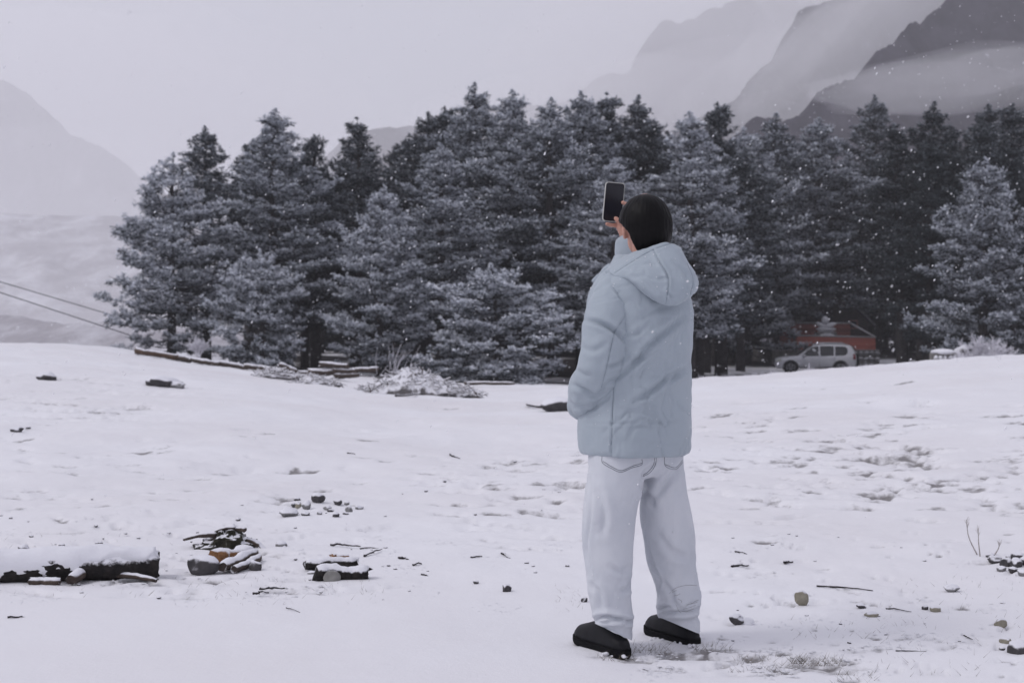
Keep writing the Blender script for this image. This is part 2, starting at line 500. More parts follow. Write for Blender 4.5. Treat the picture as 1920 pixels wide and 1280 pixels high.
spur('mountain', [(1180, 420, 350), (1400, 270, 375), (1510, 207, 390), (1560, 165, 400), (1640, 112, 415), (1700, 60, 430), (1780, 0, 445), (1900, -70, 460), (2100, -110, 480), (2500, -130, 500)],
     'mtn_dark', 'dark bare mountain spur rising steeply behind the pine grove', seed=2, rough=0.05, front=0.85)
spur('mountain', [(1050, 470, 640), (1200, 290, 660), (1330, 212, 680), (1400, 160, 690), (1450, 118, 700), (1480, 62, 710), (1540, 0, 725), (1640, -60, 745), (1850, -80, 760), (2300, -80, 790)],
     'mtn_dark', 'second mountain spur fading into fog behind the dark one', seed=12, rough=0.05, front=0.8)
spur('mountain', [(880, 330, 1250), (1010, 240, 1280), (1110, 150, 1300), (1180, 120, 1320), (1240, 58, 1340), (1330, 18, 1360), (1420, 0, 1380), (1700, -20, 1400)],
     'mtn_mid', 'pale rocky dome nearly lost in cloud', seed=22, rough=0.05, front=1.0)
spur('mountain', [(560, 330, 1900), (640, 275, 1920), (700, 244, 1950), (770, 236, 1980), (860, 215, 1990), (1000, 200, 2000), (1200, 190, 2000)],
     'mtn_mid', 'faint low ridge showing just above the pines', seed=32, rough=0.04, front=1.2)
spur('mountain', [(420, 440, 1500), (330, 400, 1500), (280, 352, 1500), (240, 318, 1500), (190, 284, 1500), (140, 258, 1500), (110, 232, 1500), (65, 190, 1500), (0, 150, 1500), (-120, 90, 1500), (-400, 60, 1550), (-900, 50, 1600)],
     'mtn_mid', 'pale foggy mountain flank across the valley', seed=42, rough=0.03, front=0.6)
spur('hill', [(520, 415, 640), (300, 408, 640), (180, 404, 640), (60, 404, 640), (-60, 396, 640), (-300, 385, 650), (-800, 370, 680)],
     'hill', 'low snowy hillside terrace on the far side of the valley', seed=52, rough=0.012, front=3.2, back=2.5)
spur('hill', [(520, 622, 210), (320, 612, 210), (200, 604, 215), (100, 606, 220), (20, 590, 230), (-100, 588, 230), (-300, 580, 235), (-800, 560, 240)],
     'hill', 'low snow dusted rise beyond the edge of the meadow', seed=62, rough=0.02, front=3.0, back=3.0)
# ------------------------------------------------------------------ frosted pines
def mat_needles(name, frost_scale=1.0):
    m, nt, b = new_mat(name)
    a = N(nt, 'ShaderNodeAttribute', attribute_name='frost')
    oi = N(nt, 'ShaderNodeObjectInfo')
    sp = N(nt, 'ShaderNodeSeparateColor'); L(nt, oi.outputs['Color'], sp.inputs[0])
    mu = N(nt, 'ShaderNodeMath', operation='MULTIPLY'); L(nt, a.outputs['Fac'], mu.inputs[0]); L(nt, sp.outputs[0], mu.inputs[1])
    r = rampn(nt, mu.outputs[0], [(0.0, (0.016, 0.020, 0.021)), (0.22, (0.06, 0.072, 0.08)), (0.5, (0.48, 0.51, 0.57)), (0.8, (0.86, 0.875, 0.92))])
    L(nt, r.outputs[0], b.inputs['Base Color']); b.inputs['Roughness'].default_value = 0.85; b.inputs['Specular IOR Level'].default_value = 0.1
    return m
MAT['needles'] = mat_needles('frosted_needles')
MAT['bark'] = simple_mat('pine_bark', (0.035, 0.031, 0.032), 0.95, 0.4, 6.0, 0.5, 0.03)

def make_pine(seed, H, R, bare, taper=1.0, top_round=0.0, whorl=0.42, nb=6, dense=1.0, droop=0.0):
    """returns (trunk mesh, crown mesh). H height, R crown radius at the widest, bare = clear stem as a share of H"""
    g = np.random.default_rng(seed)
    tr = MB()
    k = 14
    hz = np.linspace(0, H * 0.985, k)
    wob = np.cumsum(g.normal(0, 0.035, (k, 2)), 0) * np.linspace(0, 1, k)[:, None]
    axis = np.column_stack([wob[:, 0], wob[:, 1], hz - 0.35 * (hz == 0)])
    r0 = 0.016 * H + 0.03
    tr.tube(axis, r0 * (1 - hz / H) ** 0.75 + 0.012, 9)
    def ax(z): return np.array([np.interp(z, hz, axis[:, 0]), np.interp(z, hz, axis[:, 1]), z])
    P, D, SZ, FR = [], [], [], []
    z = bare * H
    lop = g.uniform(0, 2 * np.pi); lopa = g.uniform(0.05, 0.22)
    while z < H - 0.75:
        t = (z - bare * H) / (H * (1 - bare))
        prof = (1 - t) ** (0.8 * taper) * (0.55 + 0.45 * min(1, t / 0.22)) if t < 1 else 0
        prof = prof * (1 - top_round) + top_round * max(0, 1 - t) ** 0.45 * (0.6 + 0.4 * min(1, t / 0.2))
        prof *= 1 - 0.68 * max(0, (t - 0.60) / 0.40) ** 0.8          # drawn out into a slim tip
        n = nb if t < 0.8 else nb - 1
        off = g.uniform(0, 6.28)
        for b in range(n):
            if g.random() < 0.13 and t < 0.9: continue
            az = off + b * 2 * np.pi / n + g.normal(0, 0.22)
            ln = (R * prof * (1 + lopa * math.cos(az - lop)) * g.uniform(0.62, 1.18)) + 0.05 + 0.13 * (1 - t)
            el = math.radians(-12 - droop + 50 * t ** 1.2 + g.normal(0, 8))
            d = np.array([math.cos(az) * math.cos(el), math.sin(az) * math.cos(el), math.sin(el)])
            s = np.linspace(0, 1, 5)
            p0 = ax(z + g.normal(0, 0.08))
            curve = p0 + np.outer(s * ln, d) + np.outer((s ** 2) * ln * (0.16 + 0.10 * g.random()), [0, 0, 1]) - np.outer(np.sin(s * 3.14) * ln * 0.05, [0, 0, 1])
            tr.tube(curve, np.linspace(0.012 + 0.011 * ln, 0.006, 5), 4, False)
            side = np.cross(d, [0, 0, 1.0]); side /= np.linalg.norm(side) + 1e-9
            ntw = max(3, int(ln * 5.6 * dense))
            for q in range(ntw):
                u = 0.24 + 0.76 * (q + g.random()) / ntw if ln > 0.8 else g.uniform(0.05, 1)
                base = p0 + d * u * ln + np.array([0, 0, 1]) * (u * u * ln * 0.2)
                sg = 1 if (q % 2) else -1
                tl = (0.22 + 0.52 * (1 - abs(u - 0.55) * 1.1)) * min(1.0, 0.3 + ln * 0.42) * g.uniform(0.6, 1.3)
                td = d * g.uniform(0.25, 0.9) + side * sg * g.uniform(0.45, 1.0) + np.array([0, 0, g.uniform(-0.25, 0.5)])
                td /= np.linalg.norm(td)
                ns = max(3, int(tl / 0.088))
                w = (np.arange(ns) + 0.6) / ns
                P.append(base + np.outer(tl * w, td) + g.normal(0, 0.06, (ns, 3)) + np.outer(0.10 * w * w, [0, 0, 1]))
                dd = td * 0.6 + np.array([0, 0, 0.7]) + d * 0.35 + g.normal(0, 0.3, (ns, 3))
                D.append(dd / np.linalg.norm(dd, axis=1)[:, None]); SZ.append(g.uniform(0.16, 0.27, ns)); FR.append(g.uniform(0.7, 1.0, ns) * (0.72 + 0.28 * min(1, u + 0.25)))
            P.append(curve[-1:]); dd = d + np.array([0, 0, 0.6]); D.append((dd / np.linalg.norm(dd))[None]); SZ.append(np.array([0.2])); FR.append(np.array([0.95]))
        z += whorl * g.uniform(0.75, 1.25) * (1 - 0.42 * t)
    for q in range(30):                                # the leading shoot
        P.append((ax(H - 0.03 * q) + g.normal(0, 0.012 + 0.006 * q, 3) * np.array([1, 1, 0.4]))[None]); dd = np.array([0, 0, 1.0]) + g.normal(0, 0.2 + 0.02 * q, 3); D.append((dd / np.linalg.norm(dd))[None]); SZ.append(np.array([0.09 + 0.004 * q])); FR.append(np.array([0.9]))
    for q in range(int(10 * bare * 4)):                # dead twigs on the clear stem
        zz = g.uniform(0.12, bare + 0.08) * H; az = g.uniform(0, 6.28); ln = g.uniform(0.3, 1.0)
        p0 = ax(zz); tr.tube([p0, p0 + ln * np.array([math.cos(az), math.sin(az), -0.1]), p0 + 1.4 * ln * np.array([math.cos(az + .2), math.sin(az + .2), -0.22])], [0.014, 0.01, 0.004], 3, False)
    P = np.concatenate(P); D = np.concatenate(D); SZ = np.concatenate(SZ); FR = np.concatenate(FR)
    keep = fbm(P[:, 0] * 1.15 + seed * 7, P[:, 1] * 1.15, P[:, 2] * 1.5, octv=2, seed=seed) > -0.22 - 0.5 * (P[:, 2] > H * 0.85)
    P, D, SZ, FR = P[keep], D[keep], SZ[keep], FR[keep]
    nbl = 14
    n = len(P)
    A = np.cross(D, np.array([0.3, 0.9, 0.1])); A /= np.linalg.norm(A, axis=1)[:, None]
    B = np.cross(D, A)
    ph = g.uniform(0, 2 * np.pi, (n, nbl)); sp = np.radians(g.uniform(10, 88, (n, nbl)))
    dirs = np.cos(sp)[..., None] * D[:, None] + np.sin(sp)[..., None] * (np.cos(ph)[..., None] * A[:, None] + np.sin(ph)[..., None] * B[:, None])
    st = P[:, None] + D[:, None] * (g.uniform(-0.35, 0.3, (n, nbl)) * SZ[:, None])[..., None]
    ln = SZ[:, None] * g.uniform(0.6, 1.05, (n, nbl))
    tip = st + dirs * ln[..., None]
    wv = np.cross(dirs, g.normal(0, 1, (n, nbl, 3))); wv /= np.linalg.norm(wv, axis=-1)[..., None] + 1e-9
    wd = 0.026 * g.uniform(0.7, 1.3, (n, nbl))[..., None]
    rev = (np.arange(nbl) % 2 == 0)[None, :, None]            # half the sprays open outwards, half end in a point
    a_ = np.where(rev, st, tip); c_ = np.where(rev, tip, st + dirs * (ln * 0.25)[..., None])
    v = np.stack([a_, c_ + wv * wd, c_ - wv * wd], 2).reshape(-1, 3)
    f = np.arange(len(v)).reshape(-1, 3)
    e_ = np.where(rev[..., 0], 0.25, 1.0) * np.ones((n, nbl)); h_ = np.where(rev[..., 0], 1.0, 0.45) * np.ones((n, nbl))
    fr = np.stack([e_, h_, h_], 2) * (FR[:, None] * g.uniform(0.8, 1.05, (n, nbl)) * (0.30 + 0.70 * sstep(-0.25, 0.55, dirs[..., 2])))[..., None]
    cm = mesh_data('crown', v, f, False, MAT['needles']); set_attr(cm, 'frost', np.clip(fr.ravel(), 0, 1))
    tv, tf = tr.data()
    tm = mesh_data('trunk', tv, tf, True, MAT['bark'])
    return tm, cm

PROTO = {
    'broad':  (make_pine(1, 10.0, 3.0, 0.05, 0.75, 0.30, whorl=0.55, nb=7), 10.0),
    'broad2': (make_pine(2, 10.0, 2.9, 0.08, 0.75, 0.30, whorl=0.55, nb=7), 10.0),
    'tall':   (make_pine(3, 13.0, 2.7, 0.18, 0.72, 0.30, whorl=0.58), 13.0),
    'tall2':  (make_pine(4, 13.0, 2.6, 0.22, 0.75, 0.30, whorl=0.60), 13.0),
    'spire':  (make_pine(5, 13.0, 2.1, 0.20, 0.75, 0.15, whorl=0.58), 13.0),
    'spire2': (make_pine(6, 13.0, 2.2, 0.26, 0.8, 0.20, whorl=0.62), 13.0),
    'bushy':  (make_pine(7, 6.0, 2.9, 0.06, 0.8, 0.75, whorl=0.45, nb=7, droop=4), 6.0),
    'stem':   (make_pine(8, 13.0, 2.4, 0.38, 0.8, 0.45, whorl=0.65), 13.0),
}
if DEBUG: print('TRIS', sum(len(p[0][1].polygons) for p in PROTO.values()))

def pine(kind, x, y, H, frost, label, rz=None, wide=1.0, group=None, r=None, base=None):
    (tm, cm), h0 = PROTO[kind]
    r = r or random
    s = H / h0
    sw = s * wide
    z = gz(x, y) if base is None else base
    e = empty('pine_tree', (x, y, z - 0.05), r.uniform(0, 6.28) if rz is None else rz)
    sw *= 1.14
    e.scale = (sw, sw, s)
    t = link(bpy.data.objects.new('trunk', tm), e)
    c = link(bpy.data.objects.new('crown', cm), e); c.color = (frost, frost, frost, 1)
    tag(e, label, 'tree', group)
    GROVE.append((x, y, (1.9 if y < 66 else 3.4) * min(1.2, sw)))
    return e

tr_ = random.Random(5)
# (top px, top py, distance, kind, width factor, frost (set low at the far right to paint in shadow), label or None)
FRONT = [
    (322, 288, 60, 'broad', 1.10, 1.0, 'broad thickly frosted pine with branches to the ground at the grove end facing the valley'),
    (386, 240, 66, 'tall', 1.0, 0.55, 'dark sparsely frosted pine rising behind the broad one at the grove end'),
    (492, 470, 56, 'bushy', 0.80, 1.0, 'low rounded white pine between slim bare stems near the fallen logs'),
    (514, 207, 63, 'tall', 1.05, 0.86, 'tall frosted pine with a slender pointed tip near the grove end'),
    (592, 254, 68, 'spire', 1.0, 0.5, 'narrow dark pine wedged between two frosted ones'),
    (667, 222, 70, 'spire2', 1.0, 0.5, 'dark narrow pine with a thin crooked tip behind the brushwood heap'),
    (712, 352, 57, 'broad2', 1.02, 0.95, 'frosted pyramid-shaped pine standing behind the stacked logs'),
    (795, 214, 74, 'tall2', 1.15, 0.5, 'dark broad-shouldered pine behind the forked frosted one'),
    (840, 203, 76, 'spire', 1.0, 0.45, 'thin dark spire close beside the tallest pine'),
    (828, 272, 62, 'tall', 1.02, 0.85, 'frosted pine with a forked leader in front of the tallest one'),
    (895, 157, 70, 'tall2', 1.08, 0.78, 'tallest pine of the grove with an open ragged top'),
    (930, 498, 53, 'bushy', 1.22, 1.0, 'low wide white pine bush hanging over dark ground behind the brushwood heap'),
    (963, 171, 68, 'tall', 1.0, 0.9, 'tall evenly frosted pine next to the tallest one'),
    (1037, 188, 66, 'tall2', 1.05, 0.82, 'frosted pine just past the evenly frosted tall one, above the raised phone'),
    (1092, 174, 70, 'tall', 1.05, 0.8, 'tall white pine rising straight behind the raised phone'),
    (1128, 178, 74, 'spire2', 1.1, 0.6, 'grey narrow pine pressed against the white one behind the phone'),
    (1207, 181, 74, 'tall2', 1.05, 0.6, 'dusky tall pine directly behind the head of the person'),
    (1150, 300, 60, 'tall', 1.0, 0.85, 'shorter frosted pine hidden partly by the raised phone and jacket'),
    (1292, 212, 66, 'tall', 1.08, 0.92, 'thickly white pine beside the person in the pale jacket'),
    (1352, 195, 76, 'spire', 1.05, 0.5, 'slim dark pine with leaning tip behind two white ones'),
    (1400, 243, 94, 'broad2', 1.2, 0.92, 'frosted pyramid pine between the person and the parked car'),
    (1462, 216, 101, 'tall2', 1.3, 0.66, 'tall greyish pine rising over the bonnet of the parked car'),
    (1535, 224, 106, 'tall', 1.35, 0.8, 'wide frosted pine spreading over the red plank terrace'),
    (1600, 290, 109, 'tall2', 1.4, 0.8, 'frosted pine behind the red plank terrace and cabin roof'),
    (1642, 181, 111, 'tall', 1.05, 0.58, 'dark very tall pine behind the cabin'),
    (1692, 238, 82, 'spire2', 1.1, 0.42, 'dark slim pine beside the tall one behind the cabin'),
    (1762, 193, 84, 'tall2', 1.1, 0.45, 'dark pine with a leaning shoulder between cabin and frosted pyramid pine'),
    (1842, 300, 64, 'broad2', 1.12, 0.80, 'frosted pyramid pine rising over the pale leafless shrub'),
    (1852, 198, 82, 'tall', 1.05, 0.45, 'dark tall pine directly behind the frosted pyramid pine'),
    (1893, 198, 78, 'spire', 1.2, 0.48, 'dark spire beside the tall pine behind the frosted pyramid pine'),
    (1985, 230, 74, 'tall2', 1.1, 0.5, None),
    (2090, 260, 70, 'broad', 1.1, 0.6, None),
    (2200, 240, 80, 'tall', 1.1, 0.6, None),
]
SHARED = {'hi': ('thickly frosted pine among similar trees inside the dense grove', 'frosted pines inside the grove'),
          'lo': ('dark lightly frosted pine among similar trees inside the dense grove', 'dark pines inside the grove')}
for (px, py, d, kind, wf, fr, lab) in FRONT:
    x = (px - CX) / F * d
    z = gz(x, d)
    H = EYE + (HZ - py) / F * d - z + 0.1
    g = None
    if lab is None: lab, g = SHARED['hi' if fr > 0.6 else 'lo']
    pine(kind, x, d, H, fr, lab, wide=wf * (13.0 if kind not in ('broad', 'broad2', 'bushy') else (10.0 if kind != 'bushy' else 6.0)) / H * (H / 11.0 if kind not in ('bushy',) else H / 6.0) ** 0.75, group=g, r=tr_)

sky_x = [a[0] for a in FRONT if a[1] < 300]; sky_y = [a[1] for a in FRONT if a[1] < 300]
o_ = np.argsort(sky_x); sky_x = np.array(sky_x)[o_]; sky_y = np.array(sky_y)[o_]
for row, (d0, n) in enumerate(((72, 15), (82, 18), (92, 20), (104, 20), (116, 20), (124, 22))):
    for i in range(n):
        px = 400 + (i + tr_.uniform(0.1, 0.9)) * (1850 / n) + row * 14
        d = d0 + tr_.uniform(-4, 4)
        x = (px - CX) / F * d
        if 1425 < px < 1680 and d < 111: continue        # the cabin stands here
        top = float(np.interp(px, sky_x, sky_y)) + 26 + abs(tr_.gauss(0, 34)) + row * 5
        z = gz(x, d)
        H = EYE + (HZ - top) / F * d - z
        fr = tr_.choice((0.35, 0.42, 0.5, 0.6, 0.7)) * (0.8 if px > 1500 else 1.0)  # far-right pines get less frost, so the shadow there is painted in
        lab, g = SHARED['hi' if fr > 0.55 else 'lo']
        if row >= 4 and px > 560: fr *= 0.5; lab, g = SHARED['lo']  # back rows darkened by low frost, standing in for shade under the canopy
        pine(tr_.choice(('tall', 'tall2', 'spire', 'spire2', 'stem', 'stem')) if row < 4 or px < 560 else tr_.choice(('broad', 'broad2', 'broad')), x, d, max(7.5, H), fr, lab, wide=1.0, group=g, r=tr_)
# ------------------------------------------------------------------ the person with the phone
PO = np.array([0.486, 5.40, 0.0])                       # between the feet
YAW = math.radians(36)
FW = np.array([-math.sin(YAW), math.cos(YAW), 0]); RT = np.array([math.cos(YAW), math.sin(YAW), 0]); UP = np.array([0, 0, 1.0])

def fuse(parts, voxel=0.006, smooth=2, factor=0.5):
    """one continuous skin round overlapping closed shapes"""
    b = MB()
    for v, f in parts: b.add(v, f)
    v, f = b.data()
    me = mesh_data('tmp', v, f)
    bm = bmesh.new(); bm.from_mesh(me); bmesh.ops.recalc_face_normals(bm, faces=bm.faces); bm.to_mesh(me); bm.free()
    o = link(bpy.data.objects.new('tmp', me))
    m = o.modifiers.new('r', 'REMESH'); m.mode = 'VOXEL'; m.voxel_size = voxel; m.adaptivity = 0
    if smooth:
        s = o.modifiers.new('s', 'SMOOTH'); s.factor = factor; s.iterations = smooth
    dg = bpy.context.evaluated_depsgraph_get()
    ev = o.evaluated_get(dg)
    out = bpy.data.meshes.new_from_object(ev)
    bpy.data.objects.remove(o); bpy.data.meshes.remove(me)
    return out

def get_v(me):
    a = np.empty(len(me.vertices) * 3, np.float32); me.vertices.foreach_get('co', a); return a.reshape(-1, 3).astype(float)
def get_n(me):
    a = np.empty(len(me.vertices) * 3, np.float32); me.vertices.foreach_get('normal', a); return a.reshape(-1, 3).astype(float)
def put_v(me, v):
    me.vertices.foreach_set('co', np.asarray(v, np.float32).ravel()); me.update()

def proj(v): return np.stack([CX + F * v[:, 0] / v[:, 1], HZ - F * (v[:, 2] - EYE) / v[:, 1]], 1)

def polydist(p, line):
    """distance in photo pixels to a polyline, signed by side, and the place along it 0..1"""
    q = spline(np.array(line, float), max(12, len(line) * 8))
    best = np.full(len(p), 1e9); tt = np.zeros(len(p)); sg = np.ones(len(p))
    for i in range(len(q) - 1):
        a, b = q[i], q[i + 1]; ab = b - a
        t = np.clip(((p - a) @ ab) / (ab @ ab + 1e-9), 0, 1)
        dv = p - (a + t[:, None] * ab); d = np.hypot(dv[:, 0], dv[:, 1])
        m = d < best
        best[m] = d[m]; tt[m] = (i + t[m]) / (len(q) - 1); sg[m] = np.sign(ab[0] * dv[m, 1] - ab[1] * dv[m, 0])
    return best, tt, sg

def crease(me, lines, facing=0.12):
    """press folds and seams into cloth; lines = (points in photo pixels on the side towards the meadow edge, depth m, half width px, bulge m)"""
    v = get_v(me); n = get_n(me); p = proj(v)
    view = v - np.array([0, 0, EYE]); view /= np.linalg.norm(view, axis=1)[:, None]
    face = sstep(0.0, facing * 2, -(n * view).sum(1))
    off = np.zeros(len(v))
    for pts, dep, w, blg in lines:
        a = np.array(pts, float)
        box = (p[:, 0] > a[:, 0].min() - 5 * w) & (p[:, 0] < a[:, 0].max() + 5 * w) & (p[:, 1] > a[:, 1].min() - 5 * w) & (p[:, 1] < a[:, 1].max() + 5 * w)
        if not box.any(): continue
        d, t, sg = polydist(p[box], pts)
        taper = np.sin(np.pi * np.clip(t, 0.02, 0.98)) ** 0.5
        off[box] += taper * (-dep * np.exp(-(d / w) ** 2) + blg * np.exp(-((d - 2.2 * w) / (1.5 * w)) ** 2))
    put_v(me, v + n * (off * face)[:, None])

def crumple(me, amp, sc, seed, dirn=(1, 1, 1)):
    v = get_v(me); n = get_n(me); q = (v - PO) * sc * np.array(dirn)
    w = fbm(q[:, 0] * 0.4, q[:, 1] * 0.4, q[:, 2] * 0.4, octv=2, seed=seed + 3) * 1.4
    r = 1 - np.abs(fbm(q[:, 0] + w, q[:, 1] - w, q[:, 2] + w, octv=3, seed=seed)) * 1.6
    m = sstep(-0.1, 0.6, fbm(q[:, 0] * 0.25, q[:, 1] * 0.25, q[:, 2] * 0.25, octv=2, seed=seed + 8))
    put_v(me, v - n * (amp * np.clip(r, 0, 1) ** 3 * (0.25 + 0.75 * m))[:, None])

def ell_ring(c, ax, bx, ra, rb, n=40, e=2.3):
    t = np.linspace(0, 2 * np.pi, n, endpoint=False)
    ca, sa = np.cos(t), np.sin(t)
    x = np.sign(ca) * np.abs(ca) ** (2 / e) * ra; y = np.sign(sa) * np.abs(sa) ** (2 / e) * rb
    return np.asarray(c) + x[:, None] * ax + y[:, None] * bx

def limb(pts, rad, n=24, k=40, flat=None):
    p = spline(np.array(pts, float), k); r = np.interp(np.linspace(0, len(pts) - 1, k), np.arange(len(pts)), rad)
    # rounded ends
    t0 = p[0] - p[1]; t0 /= np.linalg.norm(t0); t1 = p[-1] - p[-2]; t1 /= np.linalg.norm(t1)
    a = [p[0] + t0 * r[0] * s for s in (0.6, 0.35)]; ra = [r[0] * 0.35, r[0] * 0.8]
    b = [p[-1] + t1 * r[-1] * s for s in (0.35, 0.6)]; rb = [r[-1] * 0.8, r[-1] * 0.35]
    return tube(np.vstack([a, p, b]), np.concatenate([ra, r, rb]), n)

def blob(c, rx, ry, rz, ax=None, n=16):
    bm = bmesh.new(); bmesh.ops.create_uvsphere(bm, u_segments=n * 2, v_segments=n, radius=1.0)
    v = np.array([q.co[:] for q in bm.verts]) * np.array([rx, ry, rz]); f = [tuple(q.index for q in t.verts) for t in bm.faces]; bm.free()
    if ax is not None: v = v @ np.array(ax)
    return v + np.asarray(c), f

MAT['jacket'], nt, b_ = new_mat('jacket_nylon')
nz = noise_n(nt, 3.0, 4, 0.5); nf = noise_n(nt, 420.0, 2, 0.5)
rj = rampn(nt, nz.outputs['Fac'], [(0.3, (0.335, 0.385, 0.43)), (0.7, (0.37, 0.42, 0.465))])
L(nt, rj.outputs[0], b_.inputs['Base Color']); b_.inputs['Roughness'].default_value = 0.62; b_.inputs['Specular IOR Level'].default_value = 0.3
b_.inputs['Sheen Weight'].default_value = 0.15
nw = noise_n(nt, 26.0, 5, 0.6); am = N(nt, 'ShaderNodeMath', operation='MULTIPLY_ADD'); L(nt, nf.outputs['Fac'], am.inputs[0]); am.inputs[1].default_value = 0.06; L(nt, nw.outputs['Fac'], am.inputs[2])
bump(nt, b_, am.outputs[0], 0.22, 0.006)
MAT['denim'], nt, b_ = new_mat('washed_denim')
nz = noise_n(nt, 5.0, 6, 0.6); nf = noise_n(nt, 300.0, 3, 0.6)
rj = rampn(nt, nz.outputs['Fac'], [(0.3, (0.53, 0.555, 0.60)), (0.72, (0.63, 0.645, 0.68))])
L(nt, rj.outputs[0], b_.inputs['Base Color']); b_.inputs['Roughness'].default_value = 0.9; b_.inputs['Specular IOR Level'].default_value = 0.15
bump(nt, b_, nf.outputs['Fac'], 0.25, 0.0015)
MAT['skin'], nt, b_ = new_mat('skin')
nz = noise_n(nt, 30.0, 4, 0.6)
rj = rampn(nt, nz.outputs['Fac'], [(0.3, (0.47, 0.235, 0.175)), (0.7, (0.56, 0.31, 0.235))])
L(nt, rj.outputs[0], b_.inputs['Base Color']); b_.inputs['Roughness'].default_value = 0.55
b_.inputs['Subsurface Weight'].default_value = 0.12; b_.inputs['Subsurface Radius'].default_value = (0.01, 0.004, 0.002)
MAT['hair'] = simple_mat('black_hair', (0.0035, 0.003, 0.0033), 0.5, 0.4, 60.0, 0.3, 0.003, spec=0.14)
MAT['leather'] = simple_mat('black_leather', (0.008, 0.008, 0.010), 0.5, 0.3, 40.0, 0.15, 0.002, spec=0.22)
MAT['rubber'] = simple_mat('black_rubber', (0.006, 0.006, 0.007), 0.8, 0.3, 30.0, 0.2, 0.003, spec=0.12)
MAT['thread'] = simple_mat('dark_thread', (0.16, 0.175, 0.20), 0.9, 0.2, 80.0)
MAT['thread_pale'] = simple_mat('seam_thread', (0.19, 0.23, 0.27), 0.9, 0.2, 80.0)

person = empty('person', PO)
tag(person, 'person in a pale blue puffer jacket and white jeans filming the grove with a phone', 'person')
def pchild(name, me, mat, parent=None, smooth=True):
    """meshes are modelled in world space; shift them into the person's frame"""
    me.name = name; me.materials.clear(); me.materials.append(mat)
    if smooth: me.polygons.foreach_set('use_smooth', np.ones(len(me.polygons), bool))
    put_v(me, get_v(me) - PO)
    return link(bpy.data.objects.new(name, me), parent or person)

# ---- jacket torso
def torso_ring(z, cx, cy, ra, rb, e=2.35): return ell_ring(PO + np.array([cx, cy, z]), RT, FW, ra, rb, 48, e)
T = [(0.742, -0.018, 0, 0.198, 0.172), (0.752, -0.020, 0, 0.208, 0.182), (0.79, -0.020, 0, 0.214, 0.187), (0.86, -0.020, 0, 0.214, 0.187), (0.93, -0.017, 0, 0.212, 0.184), (1.02, -0.012, 0, 0.206, 0.180),
     (1.09, -0.008, 0, 0.204, 0.176), (1.17, -0.003, 0, 0.209, 0.176), (1.25, 0.0, 0, 0.213, 0.174), (1.32, 0.0, 0, 0.208, 0.168), (1.37, 0.0, 0, 0.195, 0.158), (1.41, 0.0, 0.0, 0.168, 0.14), (1.45, 0.002, 0.01, 0.125, 0.115), (1.50, 0.0, 0.03, 0.092, 0.092)]
Ta = spline(np.array(T), 60)
torso = loft([torso_ring(*r) for r in Ta])
jm = fuse([torso], 0.0065, 2)
v = get_v(jm); n = get_n(jm)
q = v - PO
d_ = 0.006 * fbm(q[:, 0] * 5 + q[:, 2] * 2.5, q[:, 1] * 6, q[:, 2] * 7, octv=3, seed=77)
v = v + n * d_[:, None]
put_v(jm, v)
def zp(l): return [(1000 + a / 2.285, 320 + b / 2.285) for a, b in l]     # points read off an enlarged crop
crease(jm, [
    (zp([(352, 890), (430, 832), (500, 752), (570, 690), (640, 625)]), 0.016, 5.0, 0.009),
    (zp([(395, 700), (440, 700), (500, 650)]), 0.006, 4.0, 0.004),
    (zp([(425, 992), (500, 950), (580, 885), (660, 842)]), 0.014, 4.5, 0.008),
    (zp([(560, 930), (610, 885), (650, 870)]), 0.010, 3.0, 0.004),
    (zp([(410, 830), (470, 800), (540, 775)]), 0.005, 4.5, 0.004),
    (zp([(430, 660), (520, 600), (600, 575)]), 0.004, 6.0, 0.003),
    (zp([(345, 900), (340, 1000), (336, 1100), (333, 1225)]), 0.005, 1.7, 0.0025),
    (zp([(200, 1078), (330, 1084), (450, 1078), (560, 1080), (672, 1066)]), 0.003, 2.0, 0.002),
    (zp([(230, 1030), (270, 1010), (330, 960)]), 0.007, 3.5, 0.004),
    (zp([(590, 900), (625, 870), (668, 850)]), 0.006, 3.0, 0.003),
    (zp([(480, 1190), (540, 1165), (640, 1150)]), 0.003, 5.0, 0.002),
    (zp([(360, 1010), (430, 1035), (520, 1030)]), 0.003, 6.0, 0.002),
    (zp([(600, 560), (660, 620), (690, 640)]), 0.004, 5.0, 0.003),
])
crumple(jm, 0.0065, 11.0, 61, (1.3, 1.3, 0.9))
jacket = pchild('jacket', jm, MAT['jacket'])
# ---- sleeves
sl = limb([W(1158, 535, 5.33), W(1143, 575, 5.28), W(1136, 620, 5.255), W(1124, 690, 5.25), W(1103, 733, 5.33), W(1088, 766, 5.44)], [0.066, 0.076, 0.083, 0.086, 0.077, 0.050], 32, 60)
sm = fuse([sl], 0.006, 2)
v = get_v(sm); n = get_n(sm); q = v - PO
put_v(sm, v + n * (0.007 * fbm(q[:, 0] * 9, q[:, 1] * 9, q[:, 2] * 8 + q[:, 0] * 4, octv=3, seed=31))[:, None])
crease(sm, [
    (zp([(225, 640), (290, 655), (350, 690), (395, 728)]), 0.017, 4.0, 0.010),
    (zp([(405, 605), (375, 650), (347, 695), (330, 770), (312, 850), (286, 942)]), 0.004, 1.6, 0.002),
    (zp([(175, 845), (210, 870), (245, 880)]), 0.007, 4.0, 0.004),
    (zp([(320, 840), (350, 832), (385, 815)]), 0.011, 3.2, 0.005),
    (zp([(165, 915), (215, 935), (265, 965), (320, 932)]), 0.013, 4.0, 0.007),
    (zp([(205, 755), (260, 770), (310, 740)]), 0.005, 5.0, 0.004),
    (zp([(340, 498), (375, 540), (408, 580)]), 0.006, 2.0, 0.004),
    (zp([(150, 985), (190, 1015), (235, 1010)]), 0.009, 3.5, 0.005),
    (zp([(300, 930), (330, 905), (365, 890)]), 0.010, 3.5, 0.004),
])
